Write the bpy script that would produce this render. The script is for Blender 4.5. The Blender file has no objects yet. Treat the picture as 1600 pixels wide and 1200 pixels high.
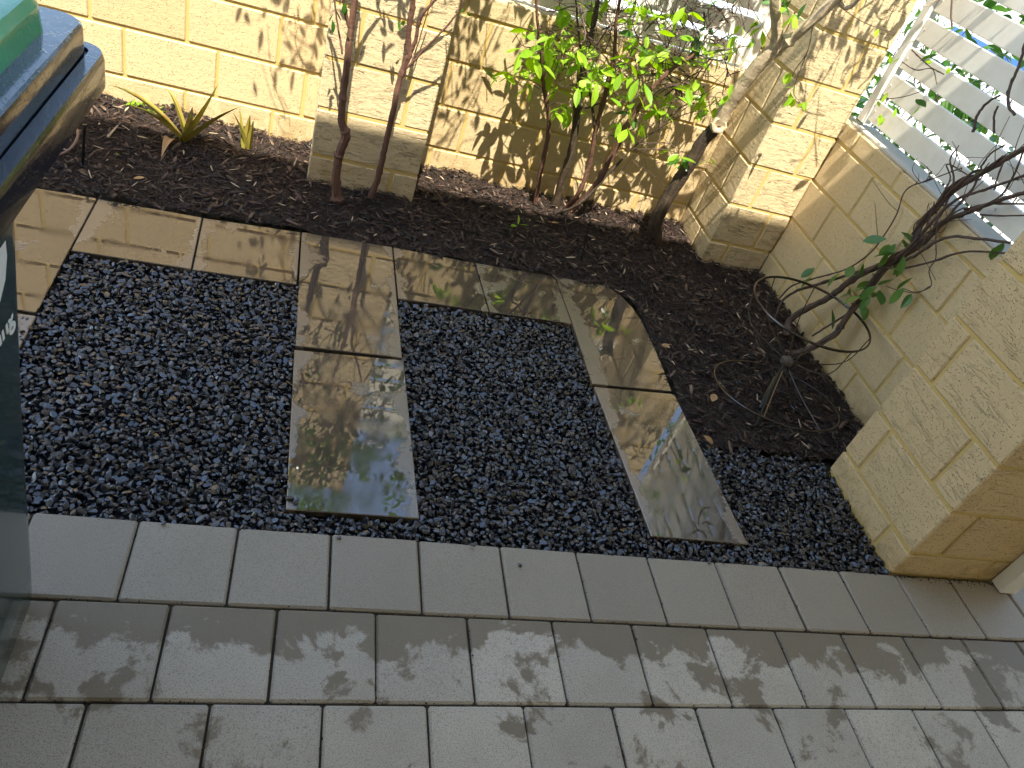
import bpy, bmesh, math, random
import numpy as np
from mathutils import Vector, Matrix, Euler
R = math.radians
sc = bpy.context.scene
col = sc.collection

# ---------------------------------------------------------------- camera, light, exposure
cam_d = bpy.data.cameras.new('camera'); cam = bpy.data.objects.new('camera', cam_d); col.objects.link(cam)
cam_d.sensor_width = 36; cam_d.lens = 26.698; cam_d.clip_start = .02; cam_d.clip_end = 400
right = Vector((0.94689116, -0.13615097, 0.29130747)); down = Vector((0.13190002, -0.66175248, -0.73802848)); fwd = Vector((0.29325674, 0.73725611, -0.60864926))
m = Matrix((right, -down, -fwd)).transposed().to_4x4(); m.translation = Vector((0.53911, -1.04579, 1.34316))
cam.matrix_world = m
sc.camera = cam
SUN = Vector((.20, 1, -2.03)).normalized()          # the way the light travels
world = bpy.data.worlds.new('World'); sc.world = world; world.use_nodes = True
wn = world.node_tree; bg = wn.nodes['Background']
sky = wn.nodes.new('ShaderNodeTexSky'); sky.sky_type = 'NISHITA'; sky.sun_disc = False
sky.sun_elevation = math.asin(-SUN.z); sky.sun_rotation = math.atan2(-SUN.x, -SUN.y)
sky.air_density = 1.0; sky.dust_density = .5; sky.ozone_density = 1.3
wb = wn.nodes.new('ShaderNodeMix'); wb.data_type = 'RGBA'; wb.blend_type = 'MULTIPLY'; wb.inputs[0].default_value = 1; wb.inputs[7].default_value = (1.0, .93, .84, 1)
wn.links.new(sky.outputs[0], wb.inputs[6]); wn.links.new(wb.outputs[2], bg.inputs[0]); bg.inputs[1].default_value = .15
sd = bpy.data.lights.new('sun', 'SUN'); sd.energy = 2.85; sd.angle = R(.53); sd.color = (1, .92, .76)
so = bpy.data.objects.new('sun', sd); col.objects.link(so); so.rotation_euler = SUN.to_track_quat('-Z', 'Y').to_euler(); so.location = (0, -6, 9)
sc.view_settings.view_transform = 'Standard'; sc.view_settings.look = 'None'; sc.view_settings.gamma = 1
sc.view_settings.exposure = 2.2
try: sc.view_settings.use_curve_mapping = False
except Exception: pass

# ---------------------------------------------------------------- materials
class NT:
    def __init__(s, name):
        s.m = bpy.data.materials.new(name); s.m.use_nodes = True; s.t = s.m.node_tree; s.b = s.t.nodes['Principled BSDF']; s.out = s.t.nodes['Material Output']
    def n(s, typ, **k):
        nd = s.t.nodes.new('ShaderNode' + typ)
        for a, v in k.items():
            if a.startswith('i_'):
                key = a[2:]; key = int(key) if key.isdigit() else key.replace('_', ' ')
                s.set(nd.inputs[key], v)
            else: setattr(nd, a, v)
        return nd
    def set(s, sock, v):
        if isinstance(v, bpy.types.NodeSocket): s.t.links.new(v, sock)
        else: sock.default_value = v
    def pos(s, scale=(1, 1, 1), obj=False):
        if obj: o = s.n('TexCoord').outputs['Object']
        else: o = s.n('NewGeometry').outputs['Position']
        mp = s.n('Mapping'); mp.inputs['Scale'].default_value = scale; s.t.links.new(o, mp.inputs[0]); return mp.outputs[0]
    def noise(s, vec, scale, detail=3, rough=.5, dist=0):
        nd = s.n('TexNoise', i_Scale=scale, i_Detail=detail, i_Roughness=rough, i_Distortion=dist); s.t.links.new(vec, nd.inputs['Vector']); return nd.outputs['Fac']
    def ramp(s, fac, stops, mode='LINEAR'):
        nd = s.n('ValToRGB'); cr = nd.color_ramp; cr.interpolation = mode
        while len(cr.elements) < len(stops): cr.elements.new(.5)
        for e, (p, c) in zip(cr.elements, stops):
            e.position = p; e.color = (c, c, c, 1) if isinstance(c, (int, float)) else (*c, 1)
        s.set(nd.inputs[0], fac); return nd.outputs[0]
    def math(s, op, a, b=0.0, c=0.0, clamp=False):
        nd = s.n('Math', operation=op, use_clamp=clamp); s.set(nd.inputs[0], a); s.set(nd.inputs[1], b)
        s.set(nd.inputs[2], c)
        return nd.outputs[0]
    def mix(s, f, a, b, mode='MIX'):
        nd = s.n('Mix', data_type='RGBA', blend_type=mode); s.set(nd.inputs[0], f)
        for k, v in ((6, a), (7, b)):
            s.set(nd.inputs[k], (*v, 1) if isinstance(v, tuple) and len(v) == 3 else v)
        return nd.outputs[2]
    def bump(s, h, strength=.5, dist=.002, prev=None):
        nd = s.n('Bump', i_Strength=strength, i_Distance=dist); s.set(nd.inputs['Height'], h)
        if prev is not None: s.t.links.new(prev, nd.inputs['Normal'])
        return nd.outputs[0]
    def base(s, c=None, rough=None, normal=None, **k):
        if c is not None: s.set(s.b.inputs['Base Color'], (*c, 1) if isinstance(c, tuple) else c)
        if rough is not None: s.set(s.b.inputs['Roughness'], rough)
        if normal is not None: s.set(s.b.inputs['Normal'], normal)
        for a, v in k.items(): s.set(s.b.inputs[a.replace('_', ' ')], v)
        return s.m

def mat_brick(name, c1, c2, crack, pit):
    t = NT(name); P = t.pos()
    rnd = t.n('ObjectInfo').outputs['Random']
    c = t.mix(rnd, c1, c2)
    big = t.noise(P, 7, 4, .6)
    c = t.mix(t.ramp(big, [(.35, 0), (.7, .45)]), c, tuple(x * .82 for x in c1))
    fine = t.noise(P, 260, 2, .7)
    c = t.mix(t.ramp(fine, [(.3, .35), (.6, 0)]), c, tuple(x * .6 for x in c1))
    # dark pits
    v = t.n('TexVoronoi', i_Scale=115.0); t.t.links.new(t.pos((1, 1, 1.9)), v.inputs['Vector'])
    pg = t.noise(P, 60, 2)
    pm = t.math('MULTIPLY', t.ramp(v.outputs['Distance'], [(.13, 1), (.24, 0)]), t.ramp(pg, [(.55 - pit * .1, 0), (.60 - pit * .1, 1)]))
    c = t.mix(t.math('MULTIPLY', pm, .9), c, (.10, .065, .03))
    # tear marks: thin wavy horizontal lines
    n1 = t.noise(t.pos((5, 5, 48)), 1.0, 3, .5, .25)
    g = t.noise(t.pos((14, 14, 30)), 1.0, 1)
    line = t.ramp(t.math('ABSOLUTE', t.math('SUBTRACT', n1, .5)), [(.0, 1), (.016, 0)])
    line = t.math('MULTIPLY', line, t.ramp(g, [(.5, 0), (.56, 1)]))
    n3 = t.noise(t.pos((14, 14, 110)), 1.0, 2, .5, .2)
    line2 = t.ramp(t.math('ABSOLUTE', t.math('SUBTRACT', n3, .47)), [(.0, 1), (.02, 0)])
    line2 = t.math('MULTIPLY', line2, t.ramp(t.noise(t.pos((20, 20, 40)), 1.0, 1), [(.52, 0), (.58, 1)]))
    line = t.math('MULTIPLY', t.math('MAXIMUM', line, t.math('MULTIPLY', line2, .6)), crack)
    c = t.mix(t.math('MULTIPLY', line, .30), c, (.28, .19, .10))
    # low damp stain above the soil
    z = t.n('SeparateXYZ'); t.t.links.new(t.n('NewGeometry').outputs['Position'], z.inputs[0])
    st = t.math('MULTIPLY', t.ramp(z.outputs[2], [(.02, 1), (.11, 0)]), t.ramp(t.noise(P, 18, 3), [(.4, 0), (.65, 1)]))
    c = t.mix(t.math('MULTIPLY', st, .5), c, (.28, .17, .05))
    h = t.math('SUBTRACT', t.math('MULTIPLY', fine, .35), t.math('ADD', line, t.math('MULTIPLY', pm, .8)))
    h = t.math('ADD', h, t.math('MULTIPLY', t.noise(t.pos((30, 30, 60)), 1.0, 4, .6), .9 if crack > .5 else .4))
    return t.base(c, .88, t.bump(h, 1.0, .0042))
M = {}
M['brick'] = mat_brick('cream_block', (.67, .52, .30), (.61, .455, .245), .12, 1.0)
M['brick_pillar'] = mat_brick('pitted_face_block', (.68, .52, .29), (.62, .46, .245), .45, 1.3)
M['brick_rough'] = mat_brick('rough_face_block', (.67, .54, .33), (.61, .475, .275), 1.0, .7)
def mat_mortar():
    t = NT('yellow_mortar'); P = t.pos()
    c = t.mix(t.noise(P, 25, 4, .6), (.54, .385, .12), (.64, .48, .19))
    f = t.noise(P, 400, 2)
    return t.base(t.mix(t.ramp(f, [(.35, .4), (.55, 0)]), c, (.30, .19, .06)), .95, t.bump(f, .5, .001))
M['mortar'] = mat_mortar()

def mat_paver():
    t = NT('concrete_paver'); P = t.pos()
    rnd = t.n('ObjectInfo').outputs['Random']
    c = t.mix(rnd, (.53, .485, .405), (.41, .38, .32))
    agg = t.noise(P, 420, 2, .7)
    c = t.mix(t.ramp(agg, [(.34, .8), (.48, 0)]), c, (.17, .15, .12))
    c = t.mix(t.ramp(t.noise(P, 330, 2, .6), [(.6, 0), (.72, .5)]), c, (.66, .62, .55))
    s = t.n('SeparateXYZ'); t.t.links.new(t.n('NewGeometry').outputs['Position'], s.inputs[0])
    y = s.outputs[1]; x = s.outputs[0]
    # damp: row by the gravel wholly damp, the next row damp along its far edge, drips and spots elsewhere
    n = t.noise(P, 7, 8, .66, .3)
    ramp_y = t.ramp(t.math('MULTIPLY_ADD', y, 1.0, .6), [(.02, .24), (.22, .30), (.30, .34), (.37, .60), (.42, 1.1), (.6, 1.1)])
    ramp_x = t.ramp(t.math('MULTIPLY', x, .33), [(.45, 0), (.85, .16)])
    wetv = t.math('ADD', t.math('ADD', ramp_y, ramp_x), t.math('MULTIPLY', t.math('SUBTRACT', n, .5), 2.6))
    wet = t.ramp(wetv, [(.45, 0), (.56, 1)])
    rowA = t.ramp(t.math('ADD', y, .5), [(.305, 0), (.315, 1)])
    depth = t.math('MULTIPLY', wet, t.math('SUBTRACT', .86, t.math('MULTIPLY', rowA, .36)))
    c = t.mix(depth, c, (.165, .132, .082))
    c = t.mix(t.math('MULTIPLY', t.ramp(t.noise(P, 3.2, 5, .7), [(.42, 0), (.72, 1)]), .35), c, (.25, .215, .16))
    h = t.math('ADD', t.math('MULTIPLY', agg, .6), t.noise(P, 150, 2))
    r = t.ramp(wet, [(0, .85), (1, .55)])
    return t.base(c, r, t.bump(h, .45, .0014), IOR=1.38)
M['paver'] = mat_paver()

def mat_tile():
    t = NT('wet_stone_tile'); P = t.pos()
    c = t.mix(t.noise(P, 6, 4, .6), (.135, .10, .068), (.19, .145, .10))
    c = t.mix(t.ramp(t.noise(P, 500, 2), [(.55, 0), (.7, .5)]), c, (.30, .245, .175))
    n = t.noise(P, 5.2, 8, .66, .3)
    s = t.n('SeparateXYZ'); t.t.links.new(t.n('TexCoord').outputs['Object'], s.inputs[0])
    # water pools in the middle of a tile, its rim is dry
    ex = t.ramp(t.math('ABSOLUTE', s.outputs[0]), [(.10, 0), (.148, .16)])
    wet = t.ramp(t.math('SUBTRACT', n, ex), [(.37, 0), (.40, 1)])
    edge = t.math('MULTIPLY', t.ramp(t.math('SUBTRACT', n, ex), [(.33, 0), (.355, .35), (.38, 0)]), t.ramp(t.noise(P, 5, 2), [(.5, 0), (.6, 1)]))
    c = t.mix(t.math('MULTIPLY', wet, .75), c, (.045, .036, .028))
    c = t.mix(edge, c, (.42, .38, .31))
    fine = t.noise(P, 650, 2, .6)
    drops = t.noise(P, 210, 2, .6)
    rip = t.noise(P, 34, 3, .6, .8)
    beads = t.ramp(t.noise(P, 7, 3), [(.45, 0), (.6, 1)])
    hh = t.math('ADD', t.math('MULTIPLY', rip, .006), t.math('MULTIPLY', t.math('MULTIPLY', drops, beads), .07))
    hh = t.math('ADD', hh, t.math('MULTIPLY', t.math('SUBTRACT', 1.0, wet), t.math('ADD', t.math('MULTIPLY', fine, .25), t.math('MULTIPLY', t.noise(P, 150, 2, .6), .55))))
    r = t.ramp(wet, [(0, .30), (1, .012)])
    return t.base(c, r, t.bump(hh, .5, .0018), IOR=2.05)
M['tile'] = mat_tile()

def mat_island(name, stops, rough, bumps=None, ior=1.5, extra=None):
    t = NT(name)
    r = t.n('NewGeometry').outputs['Random Per Island']
    c = t.ramp(r, stops)
    if extra: c = t.mix(t.ramp(t.noise(t.pos(), extra[0], 3, .6), [(.4, 0), (.7, 1)]), c, extra[1])
    nm = None
    if bumps: nm = t.bump(t.noise(t.pos(), bumps[0], 3, .6), bumps[1], bumps[2])
    if isinstance(rough, tuple):
        r2 = t.math('FRACT', t.math('MULTIPLY', r, 17.31)); rough = t.math('MULTIPLY_ADD', r2, rough[1] - rough[0], rough[0])
    return t.base(c, rough, nm, IOR=ior)
M['stone'] = mat_island('black_gravel_stone', [(0, (.005, .006, .008)), (.45, (.009, .011, .018)), (.8, (.020, .024, .036)), (.94, (.055, .055, .056)), (1, (.11, .10, .09))], (.14, .42), (160, .45, .0012), 1.75)
M['mulch'] = mat_island('bark_mulch', [(0, (.008, .006, .006)), (.35, (.017, .011, .010)), (.66, (.038, .020, .016)), (.86, (.072, .038, .028)), (.96, (.125, .08, .055)), (1, (.26, .18, .12))], (.38, .75), (500, .6, .001), 1.5)
t = NT('dark_soil'); P = t.pos(); M['soil'] = t.base(t.mix(t.noise(P, 60, 4, .7), (.008, .006, .005), (.05, .028, .018)), .8, t.bump(t.noise(P, 120, 5, .7), 1, .006))
t = NT('gravel_bed'); M['bedding'] = t.base((.008, .008, .009), .8)
t = NT('paving_sand'); M['sand'] = t.base(t.mix(t.noise(t.pos(), 30, 4, .7), (.02, .017, .014), (.10, .075, .05)), .95, t.bump(t.noise(t.pos(), 400, 3), .6, .001))
t = NT('open_ground'); P = t.pos(); M['ground'] = t.base(t.mix(t.noise(P, 3, 4), (.50, .47, .41), (.60, .57, .51)), .85, t.bump(t.noise(P, 90, 4), .4, .002))
def mat_driveway():
    t = NT('pale_concrete_drive'); P = t.pos()
    c = t.mix(t.noise(P, 5, 4), (.55, .53, .49), (.66, .64, .6))
    w = t.ramp(t.noise(P, 1.6, 4, .6), [(.52, 0), (.56, 1)])
    return t.base(t.mix(t.math('MULTIPLY', w, .4), c, (.3, .29, .27)), t.ramp(w, [(0, .8), (1, .06)]))
M['drive'] = mat_driveway()
t = NT('white_powder_coat'); P = t.pos()
M['white'] = t.base(t.mix(t.ramp(t.noise(P, 14, 5, .7), [(.45, 0), (.75, .35)]), (.78, .76, .70), (.55, .50, .40)), .38, t.bump(t.noise(P, 20, 2), .1, .001))
t = NT('grey_render_cap'); P = t.pos(); M['cap'] = t.base(t.mix(t.noise(P, 30, 4), (.42, .40, .36), (.55, .52, .47)), .8, t.bump(t.noise(P, 200, 3), .4, .001))
t = NT('blue_sheet'); M['blue'] = t.base((.03, .13, .42), .4)
def mat_bark(name, a, b, sc_=(60, 60, 14), rough=.75, st=.7):
    t = NT(name); n = t.noise(t.pos(sc_), 1.0, 4, .65, .5)
    bands = t.noise(t.pos((20, 20, 130)), 1.0, 2)
    c = t.mix(t.ramp(n, [(.3, 0), (.7, 1)]), a, b)
    c = t.mix(t.ramp(bands, [(.58, 0), (.66, .35)]), c, tuple(x * .5 for x in a))
    return t.base(c, rough, t.bump(t.math('ADD', n, t.math('MULTIPLY', bands, .4)), st, .006))
M['bark_red'] = mat_bark('red_brown_bark', (.075, .032, .022), (.16, .08, .052))
M['bark_dark'] = mat_bark('dark_ridged_bark', (.016, .011, .008), (.090, .060, .034), (70, 70, 9), .8, 1.0)
M['bark_pale'] = mat_bark('pale_fawn_bark', (.36, .28, .18), (.50, .41, .28), (50, 50, 50), .75, .5)
M['bark_vine'] = mat_bark('grey_brown_vine_bark', (.045, .030, .024), (.12, .075, .055))
M['wood'] = mat_bark('cut_wood', (.40, .27, .14), (.52, .38, .22))
def mat_leaf(name, a, b, trans=.45, rough=.28, sat=None):
    t = NT(name); P = t.pos()
    rnd = t.n('ObjectInfo').outputs['Random']; isl = t.n('NewGeometry').outputs['Random Per Island']
    f = t.math('FRACT', t.math('ADD', rnd, isl))
    c = t.mix(f, a, b); c = t.mix(t.ramp(t.noise(P, 60, 3), [(.5, 0), (.75, .3)]), c, tuple(x * .6 for x in a))
    t.base(c, rough, t.bump(t.noise(P, 160, 2), .15, .001))
    tr = t.n('BsdfTranslucent'); c2 = t.mix(.5, c, b); hs = t.n('HueSaturation', i_Value=1.5, i_Saturation=1.1); t.t.links.new(c2, hs.inputs['Color']); t.t.links.new(hs.outputs[0], tr.inputs[0])
    mx = t.n('MixShader'); mx.inputs[0].default_value = trans
    t.t.links.new(t.b.outputs[0], mx.inputs[1]); t.t.links.new(tr.outputs[0], mx.inputs[2]); t.t.links.new(mx.outputs[0], t.out.inputs[0])
    return t.m
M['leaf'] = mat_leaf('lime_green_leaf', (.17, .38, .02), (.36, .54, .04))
M['leaf_dark'] = mat_leaf('deep_green_and_backlit_leaf', (.030, .095, .018), (.085, .20, .03), .35)  # upper crowns use it too, darkened to pass for leaves backlit from below
M['leaf_vine'] = mat_leaf('mid_green_leaf', (.045, .13, .025), (.12, .24, .05), .3)
M['leaf_dry'] = mat_leaf('dry_tan_leaf', (.35, .19, .08), (.45, .27, .12), .15, .6)
def mat_aloe():
    t = NT('olive_strap_leaf'); P = t.pos()
    c = t.mix(t.noise(t.pos((40, 40, 8)), 1.0, 3), (.50, .38, .07), (.34, .36, .08))
    c = t.mix(t.ramp(t.noise(P, 25, 3), [(.55, 0), (.7, .6)]), c, (.33, .13, .04))
    return t.base(c, .4)
M['aloe'] = mat_aloe()
def plastic(name, c, r=.12, grime=.25, droplets=.4):
    t = NT(name); P = t.pos(obj=True); g = t.noise(P, 9, 5, .65)
    cc = t.mix(t.math('MULTIPLY', t.ramp(g, [(.5, 0), (.75, 1)]), grime), c, (.10, .10, .08))
    v = t.noise(P, 170, 2, .6); big = t.noise(t.pos((26, 26, 9), True), 1.0, 3, .6); dr = t.ramp(t.noise(P, 240, 1), [(.60, 0), (.72, 1)])
    return t.base(cc, t.math('ADD', t.math('MULTIPLY', g, .12), r - .04), t.bump(t.math('ADD', t.math('MULTIPLY', v, .12), t.math('ADD', t.math('MULTIPLY', dr, droplets), t.math('MULTIPLY', big, 1.6))), .25, .0012), Coat_Weight=.35, Coat_Roughness=.05)
M['bin'] = plastic('dark_green_plastic', (.016, .045, .045), .14)
M['bin_black'] = plastic('black_plastic', (.008, .012, .022), .12, .2, .8)
M['bin_green'] = plastic('green_plastic', (.015, .32, .14), .2, .1, .5)
t = NT('white_print'); M['print'] = t.base((.75, .78, .78), .3)
t = NT('black_wire'); M['wire'] = t.base(t.mix(t.noise(t.pos(), 90, 3), (.05, .05, .055), (.10, .085, .075)), .25, Metallic=.8)
t = NT('black_plastic_fitting'); M['fitting'] = t.base((.010, .010, .011), .35)
t = NT('brown_poly_tube'); M['tube'] = t.base((.16, .10, .075), .4)
t = NT('moss_knot'); P = t.pos(); M['knot'] = t.base(t.mix(t.noise(P, 220, 3), (.03, .024, .018), (.14, .11, .08)), .9, t.bump(t.noise(P, 260, 3), 1, .004))
t = NT('roof_metal'); M['roof'] = t.base((.35, .34, .33), .5)
t = NT('soffit'); M['soffit'] = t.base((.72, .71, .68), .7)
t = NT('rubber'); M['rubber'] = t.base((.02, .02, .02), .7)

# ---------------------------------------------------------------- helpers
def link(name, me, mat=None, parent=None, loc=(0, 0, 0), rot=(0, 0, 0)):
    o = bpy.data.objects.new(name, me); col.objects.link(o)
    if mat is not None and me is not None and not me.materials: me.materials.append(mat)
    if parent is not None: o.parent = parent
    o.location = loc; o.rotation_euler = rot
    return o
def tag(o, label=None, cat=None, group=None, kind=None):
    for k, v in (('label', label), ('category', cat), ('group', group), ('kind', kind)):
        if v: o[k] = v
    return o
def empty(name, loc, label, cat, group=None):
    o = bpy.data.objects.new(name, None); col.objects.link(o); o.location = loc; o.empty_display_size = .05
    return tag(o, label, cat, group)
def mesh_from(name, V, F, smooth=False):
    me = bpy.data.meshes.new(name); me.from_pydata([tuple(v) for v in V], [], F); me.validate(); me.update()
    if smooth: me.polygons.foreach_set('use_smooth', [True] * len(me.polygons)); me.set_sharp_from_angle(angle=R(30))
    return me
def box_mesh(name, sx, sy, sz, bev=.003, jit=0.0, rng=None, seg=1):
    bm = bmesh.new(); bmesh.ops.create_cube(bm, size=1)
    for v in bm.verts:
        v.co = Vector((v.co.x * sx, v.co.y * sy, v.co.z * sz))
        if jit and rng: v.co += Vector([rng.uniform(-jit, jit) for _ in range(3)])
    if bev: bmesh.ops.bevel(bm, geom=bm.edges[:], offset=bev, segments=seg, affect='EDGES', profile=.5)
    me = bpy.data.meshes.new(name); bm.to_mesh(me); bm.free(); return me
def cbox(name, p0, p1, mat, parent=None, bev=.002, **k):
    c = [(a + b) / 2 for a, b in zip(p0, p1)]; s = [abs(b - a) for a, b in zip(p0, p1)]
    off = Vector(parent.location) if parent is not None else Vector((0, 0, 0))
    me = box_mesh(name, *s, bev, **k)
    return link(name, me, mat, parent, Vector(c) - off)
def sheet(name, pts, z, mat, parent=None):
    me = mesh_from(name, [(x, y, z) for x, y in pts], [list(range(len(pts)))]); return link(name, me, mat, parent)
def catmull(pts, n=6):
    P = [Vector(p) for p in pts]
    if len(P) < 3: return [P[0].lerp(P[-1], i / n) for i in range(n + 1)]
    P = [P[0] * 2 - P[1]] + P + [P[-1] * 2 - P[-2]]; out = []
    for i in range(1, len(P) - 2):
        a, b, c, d = P[i - 1:i + 3]
        for k in range(n):
            t = k / n; out.append(.5 * ((2 * b) + (c - a) * t + (2 * a - 5 * b + 4 * c - d) * t * t + (3 * b - a - 3 * c + d) * t ** 3))
    out.append(P[-2]); return out
class TB:      # tube builder
    def __init__(s): s.V = []; s.F = []
    def tube(s, pts, rads, sides=6, n=5, wob=0, rng=None, knots=0):
        pts = catmull(pts, n); N = len(pts)
        if not isinstance(rads, (list, tuple)): rads = [rads, rads]
        base = len(s.V); up = Vector((.3, .2, 1)).normalized(); prev = None
        for i, p in enumerate(pts):
            d = (pts[min(i + 1, N - 1)] - pts[max(i - 1, 0)]).normalized()
            if prev is None: a = d.orthogonal().normalized()
            else: a = (prev - d * prev.dot(d)).normalized()
            prev = a; b = d.cross(a)
            t = i / (N - 1) * (len(rads) - 1); k = min(int(t), len(rads) - 2); r = rads[k] + (rads[k + 1] - rads[k]) * (t - k)
            if rng and knots and rng.random() < knots: r *= rng.uniform(1.12, 1.35)
            q = p
            if wob and rng: q = p + Vector([rng.uniform(-wob, wob) for _ in range(3)])
            for j in range(sides):
                an = 2 * math.pi * j / sides; rr = r * (1 + (rng.uniform(-.08, .08) if rng else 0)); s.V.append(q + (a * math.cos(an) + b * math.sin(an)) * rr)
        for i in range(N - 1):
            for j in range(sides):
                a0 = base + i * sides + j; a1 = base + i * sides + (j + 1) % sides
                s.F.append((a0, a1, a1 + sides, a0 + sides))
        s.F.append(tuple(base + j for j in reversed(range(sides)))); s.F.append(tuple(base + (N - 1) * sides + j for j in range(sides)))
        return s
    def build(s, name, mat, parent=None, smooth=True):
        off = Vector(parent.matrix_world.translation) if parent is not None else Vector((0, 0, 0))
        if parent is not None:
            off = Vector(parent.location); pp = parent.parent
            while pp is not None: off += Vector(pp.location); pp = pp.parent
        return link(name, mesh_from(name, [v - off for v in s.V], s.F, smooth), mat, parent)
def loft(name, rings, mat, parent=None, cap=(True, True), smooth=True):   # the last ring repeats the height before it, so caps shade flat   # rings: equal-length point lists
    V = [p for r in rings for p in r]; n = len(rings[0]); F = []
    for i in range(len(rings) - 1):
        for j in range(n): F.append((i * n + j, i * n + (j + 1) % n, (i + 1) * n + (j + 1) % n, (i + 1) * n + j))
    if cap[0]: F.append(tuple(reversed(range(n))))
    if cap[1]: F.append(tuple((len(rings) - 1) * n + j for j in range(n)))
    off = Vector(parent.location) if parent is not None else Vector((0, 0, 0))
    return link(name, mesh_from(name, [Vector(v) - off for v in V], F, smooth), mat, parent)
def rrect(x0, x1, y0, y1, r, z, seg=6):
    out = []
    for cx, cy, a0 in ((x1 - r, y1 - r, 0), (x0 + r, y1 - r, 90), (x0 + r, y0 + r, 180), (x1 - r, y0 + r, 270)):
        for i in range(seg + 1):
            a = R(a0 + 90 * i / seg); out.append((cx + r * math.cos(a), cy + r * math.sin(a), z))
    return out

# ---------------------------------------------------------------- the setting: ground sheets
link_ground = sheet('ground', [(-60, -60), (80, -60), (80, 80), (-60, 80)], -.10, M['ground']); tag(link_ground, kind='structure')
tag(sheet('driveway', [(2.62, -8), (9, -8), (9, 40), (2.62, 40)], -.04, M['drive']), kind='structure')
pavement = tag(sheet('pavement', [(-2.5, -3.2), (3.6, -3.2), (3.6, .0), (-2.5, .0)], -.010, M['sand']), kind='structure')
tag(sheet('gravel_bed', [(-1.2, .0), (2.46, .0), (2.46, .5), (1.6, .5), (1.6, 1.0), (-1.2, 1.0)], -.03, M['bedding']), kind='structure')
rng = random.Random(3)
PX = .1895; PY = .1889
pmesh = [box_mesh('paver', PX - .0046, PY - .0050, .05, .0042, .0006, random.Random(i), seg=2 if i < 0 else 1) for i in range(7)]
x0s = {0: .1247, 1: .2188, 2: .3135, 3: .40}
npv = 0
for row in range(3):
    xs = x0s[row]
    for k in range(-9, 18):
        x = xs + (k + .5) * PX
        if x < -.55 or x > 3.3: continue
        npv += 1
        zt = -.0255 + rng.uniform(-.0012, .0008)
        link('paver', pmesh[rng.randrange(7)], M['paver'], pavement, (x + rng.uniform(-.0008, .0008), -(row + .5) * PY + rng.uniform(-.0008, .0008), zt), (R(rng.uniform(-.25, .25)), R(rng.uniform(-.25, .25)), R(rng.choice((0, 180)) + rng.uniform(-.25, .25))))
# the same paving goes on under the photographer: one joined piece
V = []; F = []
for row in range(3, 16):
    for k in range(-14, 17):
        x = (.03 if row % 2 else .125) + (k + .5) * PX; y = -(row + .5) * PY; hx = PX / 2 - .0016; hy = PY / 2 - .0018
        b = len(V)
        V += [(x - hx, y - hy, -.03), (x + hx, y - hy, -.03), (x + hx, y + hy, -.03), (x - hx, y + hy, -.03), (x - hx + .003, y - hy + .003, -.001), (x + hx - .003, y - hy + .003, -.001), (x + hx - .003, y + hy - .003, -.001), (x - hx + .003, y + hy - .003, -.001)]
        F += [(b + 4, b + 5, b + 6, b + 7)] + [(b + i, b + (i + 1) % 4, b + 4 + (i + 1) % 4, b + 4 + i) for i in range(4)]
tag(link('outer_paver', mesh_from('outer_paver', V, F), M['paver'], pavement), kind='stuff')

# ---------------------------------------------------------------- stepping tiles
path = tag(sheet('path', [(-.36, .60), (-.03, .60), (-.03, .91), (.57, .91), (.57, .05), (.885, .05), (.885, .91), (1.455, .93), (1.46, .06), (1.77, .06), (1.75, 1.1), (1.60, 1.235), (-.36, 1.17)], -.024, M['bedding']), kind='structure')
def tile(pts, z=.0, tilt=(0, 0)):
    cx = sum(p[0] for p in pts) / len(pts); cy = sum(p[1] for p in pts) / len(pts)
    bm = bmesh.new(); vs = [bm.verts.new((x - cx, y - cy, .0)) for x, y in pts]; f = bm.faces.new(vs)
    if f.normal.z < 0: f.normal_flip()
    e = bmesh.ops.extrude_face_region(bm, geom=[f]); 
    for v in e['geom']:
        if isinstance(v, bmesh.types.BMVert): v.co.z -= .022
    bmesh.ops.recalc_face_normals(bm, faces=bm.faces[:])
    top = [ed for ed in bm.edges if all(abs(v.co.z) < 1e-6 for v in ed.verts)]
    bmesh.ops.bevel(bm, geom=top, offset=.0018, segments=1, affect='EDGES')
    me = bpy.data.meshes.new('tile'); bm.to_mesh(me); bm.free()
    return link('tile', me, M['tile'], path, (cx, cy, z), (R(tilt[0]), R(tilt[1]), 0))
tile([(-.045, .888), (-.047, 1.177), (-.345, 1.165), (-.345, .600), (-.042, .600)], .002, (.2, .1))
tile([(-.345, .25), (-.036, .25), (-.040, .592), (-.345, .592)], -.001, (-.2, .3))
tile([(-.041, .887), (.264, .893), (.249, 1.180), (-.043, 1.176)], .001, (.15, .1))
tile([(.268, .893), (.556, .904), (.547, 1.201), (.253, 1.180)], .000, (.2, -.15))
tile([(.574, .614), (.865, .629), (.848, 1.214), (.551, 1.202)], .0015, (.05, .1))
tile([(.594, .051), (.887, .056), (.869, .618), (.572, .597)], .002, (-.15, .05))
tile([(.862, .919), (1.158, .931), (1.138, 1.213), (.852, 1.214)], .0, (.2, .2))
tile([(1.162, .930), (1.449, .939), (1.441, 1.219), (1.142, 1.213)], .001, (.1, -.2))
arc = [(1.734, .654), (1.742, .80), (1.741, .93), (1.736, 1.036), (1.722, 1.11), (1.695, 1.175), (1.655, 1.215), (1.60, 1.228)]
tile([(1.4535, .634)] + arc + [(1.445, 1.219), (1.453, .93)], .001, (-.1, .12))
tile([(1.4815, .061), (1.764, .060), (1.738, .640), (1.456, .620)], .0025, (.1, -.1))

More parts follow.
